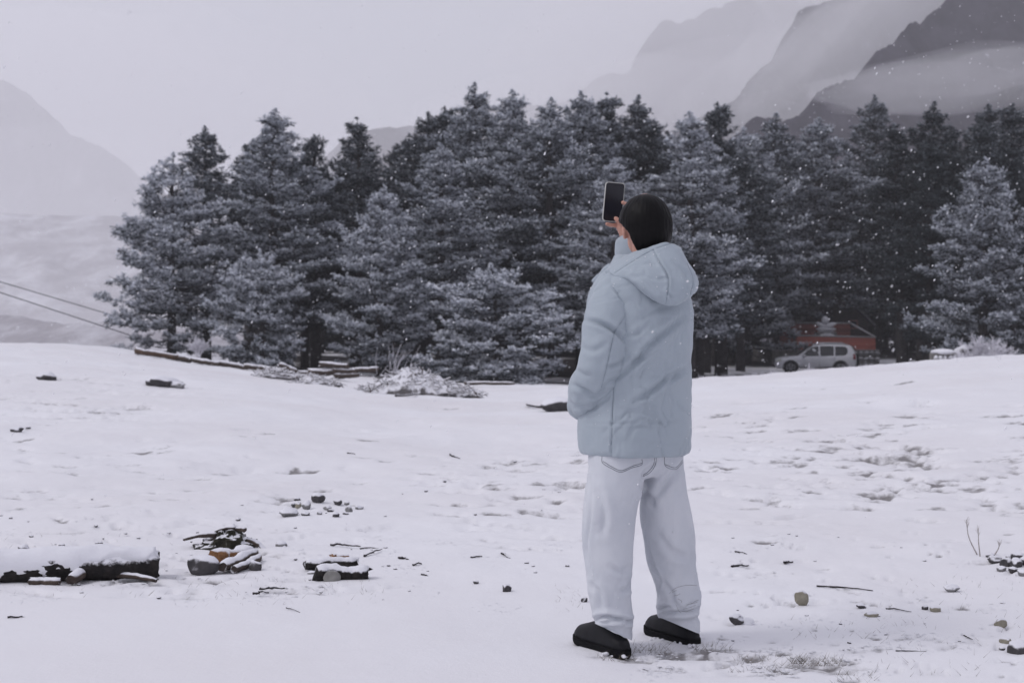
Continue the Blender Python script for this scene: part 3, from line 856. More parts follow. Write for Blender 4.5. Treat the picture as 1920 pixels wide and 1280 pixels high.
crumple(sm, 0.005, 9.0, 62, (0.8, 0.8, 1.2))
pchild('sleeve', sm, MAT['jacket'], None)['label'] = 'sleeve of the arm with its hand in the pocket'
EL = PO + np.array([0.045, 0.36, 1.30]); WR = W(1175, 452, 5.82)
sr = limb([PO + np.array([0.12, 0.08, 1.365]), PO + np.array([0.10, 0.23, 1.32]), EL, 0.5 * (EL + WR) + np.array([-0.006, 0.02, 0]), WR], [0.076, 0.084, 0.080, 0.066, 0.050], 28, 50)
sm2 = fuse([sr], 0.007, 2)
v = get_v(sm2); n = get_n(sm2); q = v - PO
put_v(sm2, v + n * (0.006 * fbm(q[:, 0] * 9, q[:, 1] * 9, q[:, 2] * 11, octv=3, seed=32))[:, None])
pchild('sleeve', sm2, MAT['jacket'], None)['label'] = 'sleeve of the raised arm'
# ---- hood lying on the back, with its open collar
TOPc = spline(np.array([W(1136, 520, 5.42), W(1146, 497, 5.385), W(1188, 469, 5.33), W(1225, 459, 5.30), W(1252, 455, 5.295), W(1276, 464, 5.33), W(1284, 488, 5.42), W(1268, 500, 5.52)]), 44)
BOTc = spline(np.array([W(1142, 534, 5.37), W(1150, 523, 5.305), W(1184, 530, 5.235), W(1212, 552, 5.205), W(1248, 572, 5.20), W(1272, 571, 5.22), W(1290, 550, 5.31), W(1282, 530, 5.46)]), 44)
NECK = PO + np.array([0.012, 0.03, 1.48])
rings = []
for T_, B_ in zip(TOPc, BOTc):
    out = 0.5 * (T_ + B_) - NECK; out[2] *= 0.2; out /= np.linalg.norm(out) + 1e-9
    h = np.linalg.norm(T_ - B_)
    s = np.linspace(0, 1, 12)
    bul = 0.050 * np.sin(np.pi * s) ** 0.6 * min(1, h / 0.16) * (0.55 + 0.75 * s)
    outer = T_ * (1 - s)[:, None] + B_ * s[:, None] + out * bul[:, None]
    inner = B_ * (1 - s)[:, None] + T_ * s[:, None] - out * (0.026 + 0.05 * np.sin(np.pi * s) * (1 - s))[:, None]
    rings.append(np.vstack([outer, inner[1:-1]]))
hood_p = loft(rings)
def plate(pts, th):
    p = np.array([W(*q) for q in pts]); n = np.cross(p[1] - p[0], p[2] - p[0]); n /= np.linalg.norm(n); k = len(p)
    return np.vstack([p - n * th, p + n * th]), [tuple(range(k - 1, -1, -1)), tuple(range(k, 2 * k))] + [(i, (i + 1) % k, k + (i + 1) % k, k + i) for i in range(k)]
lap = plate([(1140, 497, 5.39), (1109, 524, 5.47), (1124, 541, 5.47), (1152, 540, 5.38), (1160, 510, 5.35)], 0.013)
hm = fuse([hood_p, lap], 0.005, 3, 0.5)
v = get_v(hm); n = get_n(hm); q = v - PO
put_v(hm, v + n * (0.005 * fbm(q[:, 0] * 10, q[:, 1] * 10, q[:, 2] * 12 + q[:, 0] * 5, octv=3, seed=33))[:, None])
crease(hm, [
    (zp([(512, 335), (545, 395), (572, 440), (580, 485), (568, 570)]), 0.006, 1.8, 0.004),
    (zp([(655, 395), (684, 465), (672, 530), (650, 560)]), 0.004, 1.6, 0.002),
    (zp([(335, 447), (430, 385), (520, 335), (615, 306), (660, 330)]), 0.005, 1.8, 0.003),
    (zp([(578, 520), (600, 548)]), 0.006, 2.5, 0.003),
    (zp([(572, 470), (540, 460)]), 0.005, 2.5, 0.003),
    (zp([(600, 390), (650, 440), (665, 480)]), 0.005, 3.5, 0.003),
    (zp([(400, 440), (470, 470), (540, 540)]), 0.003, 4.0, 0.002),
    (zp([(312, 412), (322, 445), (345, 458)]), 0.010, 2.4, 0.003),
    (zp([(430, 420), (480, 400), (540, 400)]), 0.003, 4.0, 0.002),
])
crumple(hm, 0.0045, 13.0, 63)
hood = pchild('hood', hm, MAT['jacket'], None)
# ---- trousers
def legring(py, xl, xr, d, depth):
    a = W(xl, py, d); b = W(xr, py, d); c = 0.5 * (a + b)
    return ell_ring(c, np.array([1.0, 0, 0]), np.array([0, 1.0, 0]), (b[0] - a[0]) / 2, depth, 32, 2.15)
LL = [(770, 1104, 1216, 5.38, .14), (850, 1102, 1210, 5.37, .135), (900, 1098, 1206, 5.36, .13), (950, 1093, 1194, 5.35, .12), (1000, 1092, 1190, 5.35, .115), (1050, 1097, 1188, 5.35, .108), (1100, 1101, 1184, 5.36, .102), (1135, 1107, 1187, 5.37, .100),
      (1153, 1110, 1190, 5.375, .100), (1166, 1115, 1187, 5.38, .092), (1180, 1117, 1184, 5.385, .098), (1192, 1116, 1184, 5.385, .104), (1201, 1117, 1182, 5.385, .102)]
RR = [(770, 1196, 1286, 5.46, .14), (850, 1200, 1283, 5.47, .135), (900, 1204, 1287, 5.48, .13), (950, 1199, 1295, 5.49, .122), (1000, 1206, 1301, 5.50, .116), (1050, 1214, 1304, 5.51, .11), (1090, 1225, 1310, 5.52, .106), (1115, 1230, 1314, 5.52, .108),
      (1140, 1231, 1312, 5.52, .106), (1155, 1234, 1308, 5.52, .098), (1166, 1240, 1313, 5.52, .102), (1178, 1246, 1313, 5.52, .104), (1190, 1247, 1311, 5.52, .100)]
def legloft(rows):
    a = np.array(rows, float)
    t = spline(a, 70)
    return loft([legring(*r) for r in t[::-1]])
hips = loft([ell_ring(PO + np.array([-0.018, 0.02, z]), RT, FW, ra, rb, 40, 2.4) for z, ra, rb in ((0.66, 0.16, 0.10), (0.70, 0.185, 0.135), (0.76, 0.190, 0.150), (0.84, 0.188, 0.15), (0.95, 0.175, 0.14))])
tm_ = fuse([legloft(LL), legloft(RR), hips], 0.006, 4)
v = get_v(tm_); n = get_n(tm_); q = v - PO
put_v(tm_, v + n * (0.0055 * fbm(q[:, 0] * 8, q[:, 1] * 8, q[:, 2] * 5, octv=3, seed=41))[:, None])
def tp(l): return [(1040 + a / 2.909, 820 + b / 2.909) for a, b in l]
crease(tm_, [(p_, d_ * 1.6, w_, b_ * 1.5) for p_, d_, w_, b_ in [
    (tp([(205, 1000), (270, 975), (340, 985), (425, 1000)]), 0.012, 3.6, 0.008),
    (tp([(225, 1005), (300, 1000), (380, 985)]), 0.006, 2.5, 0.004),
    (tp([(380, 1020), (405, 1005), (430, 1000)]), 0.008, 3.0, 0.004),
    (tp([(590, 960), (650, 950), (720, 950), (795, 930)]), 0.012, 3.6, 0.008),
    (tp([(560, 945), (600, 925), (660, 925)]), 0.008, 3.0, 0.004),
    (tp([(360, 840), (400, 820), (420, 780)]), 0.006, 4.0, 0.004),
    (tp([(200, 800), (240, 850), (260, 930)]), 0.006, 5.0, 0.004),
    (tp([(535, 350), (590, 270), (640, 215), (690, 150)]), 0.008, 6.0, 0.005),
    (tp([(470, 250), (520, 330), (540, 380)]), 0.007, 5.0, 0.004),
    (tp([(560, 130), (500, 180), (480, 210)]), 0.007, 3.5, 0.004),
    (tp([(240, 300), (270, 420), (265, 520)]), 0.006, 6.0, 0.005),
    (tp([(190, 210), (200, 380), (175, 600), (200, 760)]), 0.004, 3.0, 0.003),
    (tp([(300, 700), (360, 730), (410, 700)]), 0.005, 5.0, 0.003),
    (tp([(560, 520), (640, 620), (750, 660)]), 0.005, 6.0, 0.004),
    (tp([(590, 780), (640, 850), (640, 900)]), 0.006, 4.0, 0.004),
    (tp([(640, 880), (690, 930), (760, 900)]), 0.008, 3.5, 0.004),
    (tp([(480, 420), (500, 560), (540, 700), (575, 790), (560, 900)]), 0.004, 2.2, 0.003),
]])
v = get_v(tm_); p = proj(v)                              # hems rest on the instep and drop to the heel
lim = np.where(p[:, 0] < 1207, 1168 + np.clip(p[:, 0] - 1115, 0, 70) * 0.46, 1158 + np.clip(p[:, 0] - 1240, 0, 75) * 0.42)
zmin = EYE - (lim - HZ) / F * v[:, 1]
v[:, 2] = np.maximum(v[:, 2], zmin); put_v(tm_, v)
crumple(tm_, 0.008, 9.0, 64, (1.2, 1.2, 0.6))
trousers = pchild('trousers', tm_, MAT['denim'])
# stitching and the dark smudge are thin threads lying on the cloth
from mathutils.bvhtree import BVHTree
def thread(name, me_list, lines, r, mat, parent, origin=PO):
    """project photo-traced lines onto the cloth and lay a thin cord there"""
    trees = []
    for me in me_list:
        vv = get_v(me) + origin
        trees.append(BVHTree.FromPolygons([tuple(p) for p in vv], [tuple(p.vertices) for p in me.polygons]))
    b = MB()
    for ln in lines:
        pts = []
        for (px, py) in spline(np.array(ln, float), max(8, len(ln) * 6)):
            dirv = Vector(W(px, py, 1.0) - np.array([0, 0, EYE])).normalized()
            bestd, hit = 1e9, None
            for t in trees:
                h, nn, _, dd = t.ray_cast(Vector((0, 0, EYE)), dirv)
                if h is not None and dd < bestd: bestd, hit = dd, np.array(h) + np.array(nn) * r * 0.3 - origin
            if hit is not None and (not pts or np.linalg.norm(hit - pts[-1]) < 0.08): pts.append(hit)
        if len(pts) > 3: b.tube(np.array(pts), r, 4)
    if b.n: return b.build(name, mat, parent, True)
P1 = [(258, 102), (262, 138), (310, 168), (362, 188), (420, 165), (474, 148), (476, 118)]
P2 = [(598, 96), (604, 155), (660, 172), (700, 132)]
sh = lambda l, dx, dy: [(a + dx, b + dy) for a, b in l]
thread('stitching', [tm_], [tp(P1), tp(sh(P1[1:-1], 2, -9)), tp(P2), tp(sh(P2[1:], -2, -9)), tp([(556, 100), (548, 150), (520, 190), (480, 212)]), tp([(546, 108), (538, 150), (512, 184), (482, 204)]),
        tp([(455, 330), (470, 420), (498, 520), (515, 640), (560, 740), (578, 800), (570, 880), (556, 940)])], 0.0011, MAT['thread'], trousers)
thread('hem_stitching', [tm_], [tp([(240, 1078), (300, 1100), (395, 1106)]), tp([(600, 1035), (660, 1058), (782, 1056)])], 0.0008, MAT['thread'], trousers)
mud = [[(625, 850), (660, 820), (720, 804), (775, 806)], [(650, 862), (670, 858), (684, 850)], [(672, 878), (690, 888), (694, 900)], [(718, 912), (745, 904), (770, 890), (784, 884)], [(690, 945), (720, 948), (760, 932)], [(735, 908), (760, 902), (778, 896)], [(660, 905), (675, 940), (690, 955)], [(700, 935), (740, 925), (770, 912)], [(640, 845), (650, 838), (665, 832)]]
thread('smudge', [tm_], [tp(l) for l in mud], 0.0007, simple_mat('dirt', (0.28, 0.275, 0.285), 0.95, 0.3, 50), trousers)
thread('hood_stitching', [hm], [zp([(512, 335), (545, 395), (572, 440), (580, 485), (568, 570)]), zp([(335, 447), (430, 385), (520, 335), (615, 306)]), zp([(658, 395), (684, 465), (672, 530)])], 0.0006, MAT['thread_pale'], hood)
thread('sleeve_stitching', [sm], [zp([(402, 612), (375, 650), (347, 695), (330, 770), (312, 850), (288, 940)]), zp([(340, 498), (375, 540), (406, 578)])], 0.0006, MAT['thread_pale'], jacket)
thread('seam_stitching', [jm], [zp([(345, 920), (340, 1000), (336, 1100), (333, 1222)])], 0.0006, MAT['thread_pale'], jacket)
# ---- boots
def boot(heel, toe, lab):
    hx = W(*heel); tx = W(*toe); hx[2] = tx[2] = -0.006
    fw = tx - hx; ln = np.linalg.norm(fw); fw /= ln; rt = np.cross(fw, UP)
    st = np.linspace(0, 1, 26)
    wid = np.interp(st, [0, .06, .2, .45, .7, .88, .97, 1], [.022, .034, .039, .040, .048, .047, .036, .018])
    top = np.interp(st, [0, .05, .3, .48, .62, .8, .93, 1], [.062, .070, .105, .122, .106, .088, .076, .050])
    rings, sole = [], []
    for s, w, h in zip(st, wid, top):
        c = hx + fw * s * ln
        a = np.linspace(0, np.pi, 13)
        arch = np.stack([np.cos(a) * w, 0.030 + np.sin(a) ** 0.7 * (h - 0.030)], 1)
        rings.append(np.array([c + rt * p[0] + UP * p[1] for p in arch] + [c + rt * x + UP * 0.026 for x in (-w * .9, -w * .3, w * .3, w * .9)]))
        lift = 0.012 * max(0, (s - 0.8) / 0.2) ** 1.5
        w2 = w + 0.005
        sole.append(np.array([c + rt * x + UP * (z + lift) for x, z in ((w2, .004), (w2 + .001, .016), (w2, .031), (w2 * .5, .033), (-w2 * .5, .033), (-w2, .031), (-w2 - .001, .016), (-w2, .004), (-w2 * .6, -.008), (w2 * .6, -.008))]))
    v, f = loft(rings); vs_, fs_ = loft(sole)
    up = mk('shoe', v - PO, f, MAT['leather'], person, True); up['label'] = lab
    so = mk('sole', vs_ - PO, fs_, MAT['rubber'], up, False)
    m = so.modifiers.new('bevel', 'BEVEL'); m.width = 0.003; m.segments = 2; m.limit_method = 'ANGLE'
    b = MB()                                              # toe cap seam and laces
    sx = np.linspace(0, np.pi, 12); w, h = 0.0475, 0.094
    c = hx + fw * 0.74 * ln
    b.tube([c + rt * math.cos(t) * (w + .002) + UP * (0.032 + math.sin(t) ** .7 * (h - .030)) - fw * 0.02 * (1 - math.sin(t)) for t in sx], 0.0030, 5)
    b.build('toe_seam', MAT['rubber'], up, True)
    b = MB()
    for k, s in enumerate((0.50, 0.56, 0.62)):
        hh = float(np.interp(s, [.3, .48, .62, .8], [.105, .122, .106, .088])); cc = hx + fw * s * ln + UP * hh
        b.tube([cc - rt * 0.024 - UP * .006, cc + UP * 0.004, cc + rt * 0.024 - UP * .006], 0.0028, 5)
    b.build('laces', simple_mat('lace', (0.03, 0.03, 0.033), 0.8), up, True)
boot((1173, 1228, 5.30), (1087, 1196, 5.545), 'boot of the leg nearer the scattered logs')
boot((1304, 1211, 5.465), (1219, 1182, 5.70), 'boot set a little further forward')
# ---- body: head, neck, trunk, arms, hands, legs as one skin
HY = math.radians(14)
hf = np.array([-math.sin(HY), math.cos(HY), 0]); hr = np.array([math.cos(HY), math.sin(HY), 0])
HC = W(1209, 424, 5.43)
AX = np.array([hr, hf, UP])
parts = [blob(HC + UP * 0.012, 0.076, 0.096, 0.112, AX), blob(HC - UP * 0.055 + hf * 0.02, 0.058, 0.072, 0.062, AX),
         blob(HC - UP * 0.10 + hf * 0.062, 0.026, 0.026, 0.020, AX), blob(HC - UP * 0.03 + hf * 0.102, 0.013, 0.020, 0.015, AX),
         limb([HC + UP * 0.02 + hf * 0.094, HC - UP * 0.028 + hf * 0.112], [0.010, 0.014], 10, 8), blob(HC - UP * 0.066 + hf * 0.088, 0.026, 0.014, 0.010, AX),
         limb([HC + UP * 0.028 - hr * 0.05 + hf * 0.082, HC + UP * 0.032 + hf * 0.097, HC + UP * 0.028 + hr * 0.05 + hf * 0.082], [0.010, 0.011, 0.010], 10, 10),
         limb([HC - UP * 0.05 - hf * 0.012, HC - UP * 0.14 - hf * 0.018, PO + np.array([0.0, 0.02, 1.38])], [0.054, 0.055, 0.075], 22, 16)]
for s in (-1, 1):
    e0 = HC + hr * s * 0.078 - UP * 0.012 + hf * 0.004
    parts.append(blob(e0, 0.010, 0.020, 0.032, AX)); parts.append(blob(e0 + hr * s * 0.006 - hf * 0.010, 0.009, 0.010, 0.029, AX)); parts.append(blob(e0 - UP * 0.028, 0.008, 0.010, 0.011, AX))
parts.append(loft([ell_ring(PO + np.array([-0.005, 0.01, z]), RT, FW, a, b, 28) for z, a, b in ((0.78, .15, .10), (0.88, .155, .11), (1.05, .135, .10), (1.2, .15, .11), (1.32, .16, .105), (1.39, .12, .08))]))
parts.append(limb([PO + np.array([-0.11, -0.07, 1.35]), W(1128, 690, 5.27), W(1092, 764, 5.43)], [0.05, 0.042, 0.03], 16, 24))
parts.append(limb([W(1095, 762, 5.43), W(1088, 775, 5.48)], [0.03, 0.026], 12, 8))
PH = W(1150.5, 379, 5.80)                                  # phone centre
PALM = W(1169, 424, 5.822)
parts.append(limb([PO + np.array([0.11, 0.10, 1.35]), EL + np.array([0, 0, 0.0]), WR + UP * 0.01, PALM - UP * 0.01], [0.05, 0.042, 0.026, 0.026], 16, 30))
parts.append(limb([WR + UP * 0.02, PALM + UP * 0.002, W(1166, 402, 5.834)], [0.026, 0.031, 0.026], 14, 14))
fing = lambda pts, r: limb([W(*p) for p in pts], r, 10, 14)
parts += [fing([(1174, 412, 5.83), (1178, 396, 5.835), (1175, 384, 5.815), (1167, 379.5, 5.788)], [.0105, .0098, .0092, .0078]),
          fing([(1170, 405, 5.838), (1160, 393, 5.842), (1147, 386, 5.838), (1138, 384, 5.828)], [.0105, .0098, .0092, .008]),
          fing([(1166, 412, 5.838), (1154, 404, 5.842), (1142, 400, 5.838), (1135, 399, 5.828)], [.0105, .0098, .009, .008]),
          fing([(1166, 423, 5.83), (1154, 422.5, 5.815), (1145, 422, 5.80), (1137, 419.5, 5.79)], [.0105, .0095, .009, .0078]),
          fing([(1172, 426, 5.815), (1166, 420, 5.79), (1159, 413.5, 5.781), (1153.5, 408.5, 5.782)], [.013, .0115, .0105, .0088])]
for rows in (LL, RR):
    top = rows[1]; kn = rows[5]; an = rows[-1]
    mid = lambda r: W(0.5 * (r[1] + r[2]), r[0], r[3])
    parts.append(limb([mid(top) + UP * 0.06, mid(kn), mid(an) + UP * 0.09 + FW * 0.01, mid(an) + UP * 0.06 + FW * 0.02], [0.075, 0.05, 0.034, 0.03], 16, 30))
bm_ = fuse(parts, 0.0042, 2, 0.4)
body = pchild('body', bm_, MAT['skin'])
for s in (-1, 1):
    v, f = blob(HC + hr * s * 0.031 + hf * 0.083 + UP * 0.006, 0.012, 0.012, 0.012, None, 8)
    mk('eye', v - PO, f, simple_mat('eye_white', (0.6, 0.58, 0.56), 0.2), body, True)
# ---- hair
v, f = blob((0, 0, 0), 1, 1, 1, None, 64)
u = v / np.linalg.norm(v, axis=1)[:, None]                  # local: x right, y forward, z up
R = np.array([0.1015, 0.116, 0.118])
hr_ = np.ones(len(u))
low = sstep(-0.10, -0.75, u[:, 2])
back = sstep(0.1, -0.4, u[:, 1])
hr_ *= 1 - 0.14 * low * (1 - back) + 0.10 * low * back
face = sstep(0.30, 0.62, u[:, 1]) * sstep(0.42, 0.15, u[:, 2])
earz = np.exp(-(((u[:, 1] - 0.10) / 0.34) ** 2 + ((u[:, 2] + 0.42) / 0.30) ** 2) * 1.2) * (np.abs(u[:, 0]) > 0.45)
side = sstep(-0.35, 0.05, u[:, 1]) * sstep(-0.05, -0.35, u[:, 2])
ur = np.hypot(u[:, 0], u[:, 1]) + 1e-6
edge = np.where(u[:, 0] < 0, np.interp(u[:, 2], [-.9, -.75, -.27, 0, .12, .2], [-.72, -.6, -.44, -.05, .35, 1.2]), np.interp(u[:, 2], [-.9, -.75, -.27, 0, .12, .2], [-.35, -.3, -.12, .05, .35, 1.2]))
cut_ = sstep(-0.07, 0.07, u[:, 1] / ur - edge)
hr_ *= 1 - 0.38 * np.clip(face + cut_, 0, 1)
strand = np.sqrt(np.maximum(0, 1 - u[:, 2] ** 2)) ** 1.5 * fbm(np.arctan2(u[:, 0], u[:, 1]) * 26, u[:, 2] * 2.2, octv=4, seed=9)
hr_ *= 1 + 0.02 * strand
hv = u * R * hr_[:, None]
hv = hv @ AX + HC + UP * 0.004 - hf * 0.006
hair = mk('hair', hv - PO, f, MAT['hair'], person, True)
b = MB()
g_ = np.random.default_rng(3)
for k in range(500):
    a = g_.normal(0, 1, 3); a /= np.linalg.norm(a)
    if a[2] < -0.2 or (abs(a[0]) > 0.45 and a[1] > -0.35 and a[2] < 0.4) or (a[1] > 0.35 and a[2] < 0.3): continue
    dwn = np.array([a[0], a[1] - 0.15, -0.55]) + g_.normal(0, 0.12, 3); dwn -= a * (dwn @ a); dwn /= np.linalg.norm(dwn) + 1e-9
    p0 = a * R * 1.0; l = g_.uniform(0.03, 0.07)
    p1 = (p0 / R + dwn * l * 5); p1 = p1 / np.linalg.norm(p1) * R * g_.uniform(0.985, 1.012)
    pm = 0.5 * (p0 + p1); pm = pm / np.linalg.norm(pm / R) * 1.008
    sd_ = np.cross(a, dwn) * 0.0011
    q = np.array([p0 - sd_, p0 + sd_, pm + sd_, p1, pm - sd_]) @ AX + HC + UP * 0.004 - hf * 0.006 - PO
    b.add(q, [(0, 1, 2, 4), (4, 2, 3)])
b.build('loose_strands', MAT['hair'], hair, True)
# ---- flakes that have settled on the jacket
def flecks(me, n, parent, seed):
    g = np.random.default_rng(seed); v = get_v(me); nn = get_n(me); b = MB()
    cand = np.where((nn[:, 1] < 0.3) & (nn[:, 2] > -0.35))[0]
    for i in g.choice(cand, n, replace=False):
        r = g.uniform(0.0012, 0.0034); o8 = np.array([[1, 0, 0], [-1, 0, 0], [0, 1, 0], [0, -1, 0], [0, 0, 1], [0, 0, -1]]) * r * g.uniform(0.5, 1.2, (6, 1))
        b.add(o8 + v[i] + nn[i] * r * 0.3, [(0, 2, 4), (2, 1, 4), (1, 3, 4), (3, 0, 4), (2, 0, 5), (1, 2, 5), (3, 1, 5), (0, 3, 5)])
    o = b.build('snow_flecks', simple_mat('settled_flake', (0.8, 0.8, 0.83), 0.9, 0.05, 9), parent, True); o['kind'] = 'stuff'
flecks(jm, 70, jacket, 1); flecks(hm, 45, hood, 2); flecks(tm_, 40, trousers, 3)
# ---- the phone in the raised hand
ph = empty('mobile_phone', PH)
tag(ph, 'black mobile phone in a pale case held up in a raised hand', 'phone')
ph.rotation_euler = (math.radians(4), math.radians(4.5), math.radians(8))
def rrect(w, h, r, y0, y1, n=6):
    pts = []
    for cx_, cz_, a0 in ((w / 2 - r, h / 2 - r, 0), (-w / 2 + r, h / 2 - r, 90), (-w / 2 + r, -h / 2 + r, 180), (w / 2 - r, -h / 2 + r, 270)):
        for k in range(n + 1):
            a = math.radians(a0 + 90 * k / n); pts.append((cx_ + r * math.cos(a), cz_ + r * math.sin(a)))
    m = len(pts)
    v = [(x, y0, z) for x, z in pts] + [(x, y1, z) for x, z in pts]
    f = [(k, (k + 1) % m, m + (k + 1) % m, m + k) for k in range(m)] + [tuple(range(m - 1, -1, -1)), tuple(range(m, 2 * m))]
    return v, f
v, f = rrect(0.081, 0.160, 0.013, -0.0045, 0.0065)
cs = mk('case', v, f, simple_mat('phone_case', (0.50, 0.50, 0.47), 0.35, 0.1, 40), ph)
m = cs.modifiers.new('bevel', 'BEVEL'); m.width = 0.0015; m.segments = 2; m.limit_method = 'ANGLE'
v, f = rrect(0.0755, 0.1545, 0.011, -0.0058, -0.0035)
mk('screen', v, f, simple_mat('phone_screen', (0.012, 0.012, 0.017), 0.18, 0.1, 5, spec=0.4), ph)
v, f = rrect(0.030, 0.030, 0.007, 0.0064, 0.0085)
lm_ = np.array(v) + np.array([0.02, 0, 0.055]); mk('camera_bump', lm_, f, MAT['rubber'], ph)
# ------------------------------------------------------------------ road behind the meadow
m, nt, b_ = new_mat('wet_road')
n1 = noise_n(nt, 0.7, 6, 0.65); n2 = noise_n(nt, 9.0, 4, 0.6)
c1 = rampn(nt, n2.outputs['Fac'], [(0.3, (0.10, 0.098, 0.11)), (0.7, (0.17, 0.165, 0.18))])
sn = rampn(nt, n1.outputs['Fac'], [(0.52, (0, 0, 0)), (0.66, (1, 1, 1))])
L(nt, mixc(nt, sn.outputs[0], c1.outputs[0], (0.6, 0.6, 0.64)), b_.inputs['Base Color']); b_.inputs['Roughness'].default_value = 0.6
MAT['road'] = m
rp = spline(np.array([((px - CX) / F * d, d, 0) for px, d in ((700, 53.0), (800, 53.6), (900, 54.5), (1060, 56.5), (1200, 63), (1350, 73), (1480, 79.5), (1620, 83), (1800, 86), (2100, 90))]), 120)
t = np.gradient(rp, axis=0); t /= np.linalg.norm(t, axis=1)[:, None]; nn = np.stack([-t[:, 1], t[:, 0], 0 * t[:, 0]], 1)
offs = np.linspace(-2.3, 2.3, 9)
V = rp[:, None] + nn[:, None] * (offs[None, :, None] + 0.25 * vnoise(np.arange(120) * 0.3, np.zeros(120))[:, None, None])
V[..., 2] = ground_z(V[..., 0].ravel(), V[..., 1].ravel()).reshape(V.shape[:2]) + 0.06
idx = np.arange(V.shape[0] * V.shape[1]).reshape(V.shape[:2])
o = mk('road', V.reshape(-1, 3), np.stack([idx[:-1, :-1], idx[:-1, 1:], idx[1:, 1:], idx[1:, :-1]], -1).reshape(-1, 4), MAT['road'], None, True)
tag(o, 'grey wet road with snow patches passing in front of the grove', None, None, 'structure')

# ------------------------------------------------------------------ stones, logs, twigs
MAT['stone_grey'] = snowy_mat('stone_grey', (0.13, 0.13, 0.135), (0.24, 0.235, 0.235), 14, 0.15, 0.55, 0.35)
MAT['stone_dark'] = snowy_mat('stone_dark', (0.035, 0.034, 0.038), (0.085, 0.08, 0.082), 12, 0.22, 0.6, 0.4)
MAT['stone_ochre'] = snowy_mat('stone_ochre', (0.17, 0.155, 0.12), (0.30, 0.28, 0.225), 14, 0.5, 0.8, 0.3)
MAT['stone_bare'] = snowy_mat('stone_bare', (0.16, 0.155, 0.145), (0.30, 0.295, 0.28), 16, 0.8, 0.95, 0.2)
MAT['char'] = snowy_mat('charred_wood', (0.008, 0.008, 0.009), (0.035, 0.03, 0.028), 20, 0.25, 0.55, 0.55, nscale=30)
MAT['bark_snow'] = snowy_mat('snowy_bark', (0.035, 0.028, 0.027), (0.10, 0.075, 0.06), 10, 0.25, 0.6, 0.35)
MAT['bark_brown'] = snowy_mat('brown_bark', (0.055, 0.036, 0.028), (0.13, 0.085, 0.06), 10, 0.45, 0.75, 0.3)
MAT['split'] = snowy_mat('split_wood', (0.16, 0.075, 0.035), (0.30, 0.16, 0.075), 20, 0.5, 0.8, 0.4, stretch=(4, 1, 4))
MAT['twig'] = snowy_mat('twig_bark', (0.018, 0.016, 0.018), (0.06, 0.05, 0.05), 30, 0.5, 0.85, 0.4)
MAT['snowcap'] = snowy_mat('lying_snow', (0.74, 0.74, 0.77), (0.79, 0.79, 0.82), 8, 0, 0.1, 0.1)

def rock_mesh(seed, w, dp, h, cut=7, rough=0.10, sub=3):
    g = np.random.default_rng(seed)
    bm = bmesh.new(); bmesh.ops.create_icosphere(bm, subdivisions=sub, radius=1.0)
    v = np.array([q.co[:] for q in bm.verts]); f = np.array([[q.index for q in t.verts] for t in bm.faces]); bm.free()
    for k in range(cut):                                  # knock flats into it
        n = g.normal(0, 1, 3); n[2] *= 0.8; n /= np.linalg.norm(n); lim = g.uniform(0.62, 0.9)
        s = v @ n; v = v - np.outer(np.maximum(0, s - lim) * 0.9, n)
    v = v * (1 + rough * fbm(v[:, 0] * 2.2 + seed, v[:, 1] * 2.2, v[:, 2] * 2.2, octv=4, seed=seed))[:, None]
    v -= [0, 0, (v[:, 2].max() + v[:, 2].min()) / 2]
    v /= np.abs(v).max(0)
    return v * np.array([w / 2, dp / 2, h / 2]), f

_rs = [100]
def rock(px, py, wpx, hpx, mat, label, group=None, name='stone', cut=7, rough=0.10, rz=None, bury=0.3, parent=None, d=None, dpf=0.8, cat='stone'):
    """a stone whose base shows at (px, py) and that looks wpx by hpx in the photo"""
    p = on_ground(px, py) if d is None else np.array([(px - CX) / F * d, d, gz((px - CX) / F * d, d)])
    s = p[1] / F
    _rs[0] += 1
    h = hpx * s / (1 - bury)
    v, f = rock_mesh(_rs[0], wpx * s, wpx * s * dpf, h, cut, rough, 3 if wpx > 12 else 2)
    a = 0.0
    o = mk(name, v, f, MAT[mat], parent, True)
    o.location = (p[0], p[1] + wpx * s * dpf * 0.3, p[2] + h * (0.5 - bury)); o.rotation_euler = (0, 0, random.uniform(-0.4, 0.4) if rz is None else rz)
    if label: tag(o, label, cat, group)
    return o

def log_mesh(p0, p1, r0, r1, seed, bend=0.0, n=14, k=14, rough=0.12, wob=0.5, jag=1.0):
    g = np.random.default_rng(seed)
    s = np.linspace(0, 1, k)
    pts = np.outer(1 - s, p0) + np.outer(s, p1)
    pts += np.outer(np.sin(s * np.pi) * bend, [0, 0, 1]) + np.cumsum(g.normal(0, 0.02 * r0, (k, 3)), 0)
    pts += wob * r0 * np.cumsum(g.normal(0, 1, (k, 3)) * np.array([1, 1, 0.35]), 0) / math.sqrt(k)
    pr = np.linspace(r0, r1, k) * (1 + 0.10 * vnoise(s * 5, s * 0 + seed))
    pr[0] *= 0.86; pr[-1] *= 0.86
    v, f = tube(pts, pr, n, True)
    c = np.repeat(pts, n, 0)
    dv = v - c
    v = c + dv * (1 + rough * fbm(v[:, 0] / r0 * 0.8, v[:, 1] / r0 * 0.8, v[:, 2] / r0 * 0.8, octv=3, seed=seed))[:, None]
    ax = (np.asarray(p1) - np.asarray(p0)); ax = ax / np.linalg.norm(ax)
    v[:n] -= np.outer(np.abs(g.normal(0, 0.35 * r0, n)), ax) * jag; v[-n:] += np.outer(np.abs(g.normal(0, 0.35 * r0, n)), ax) * jag
    return v, f

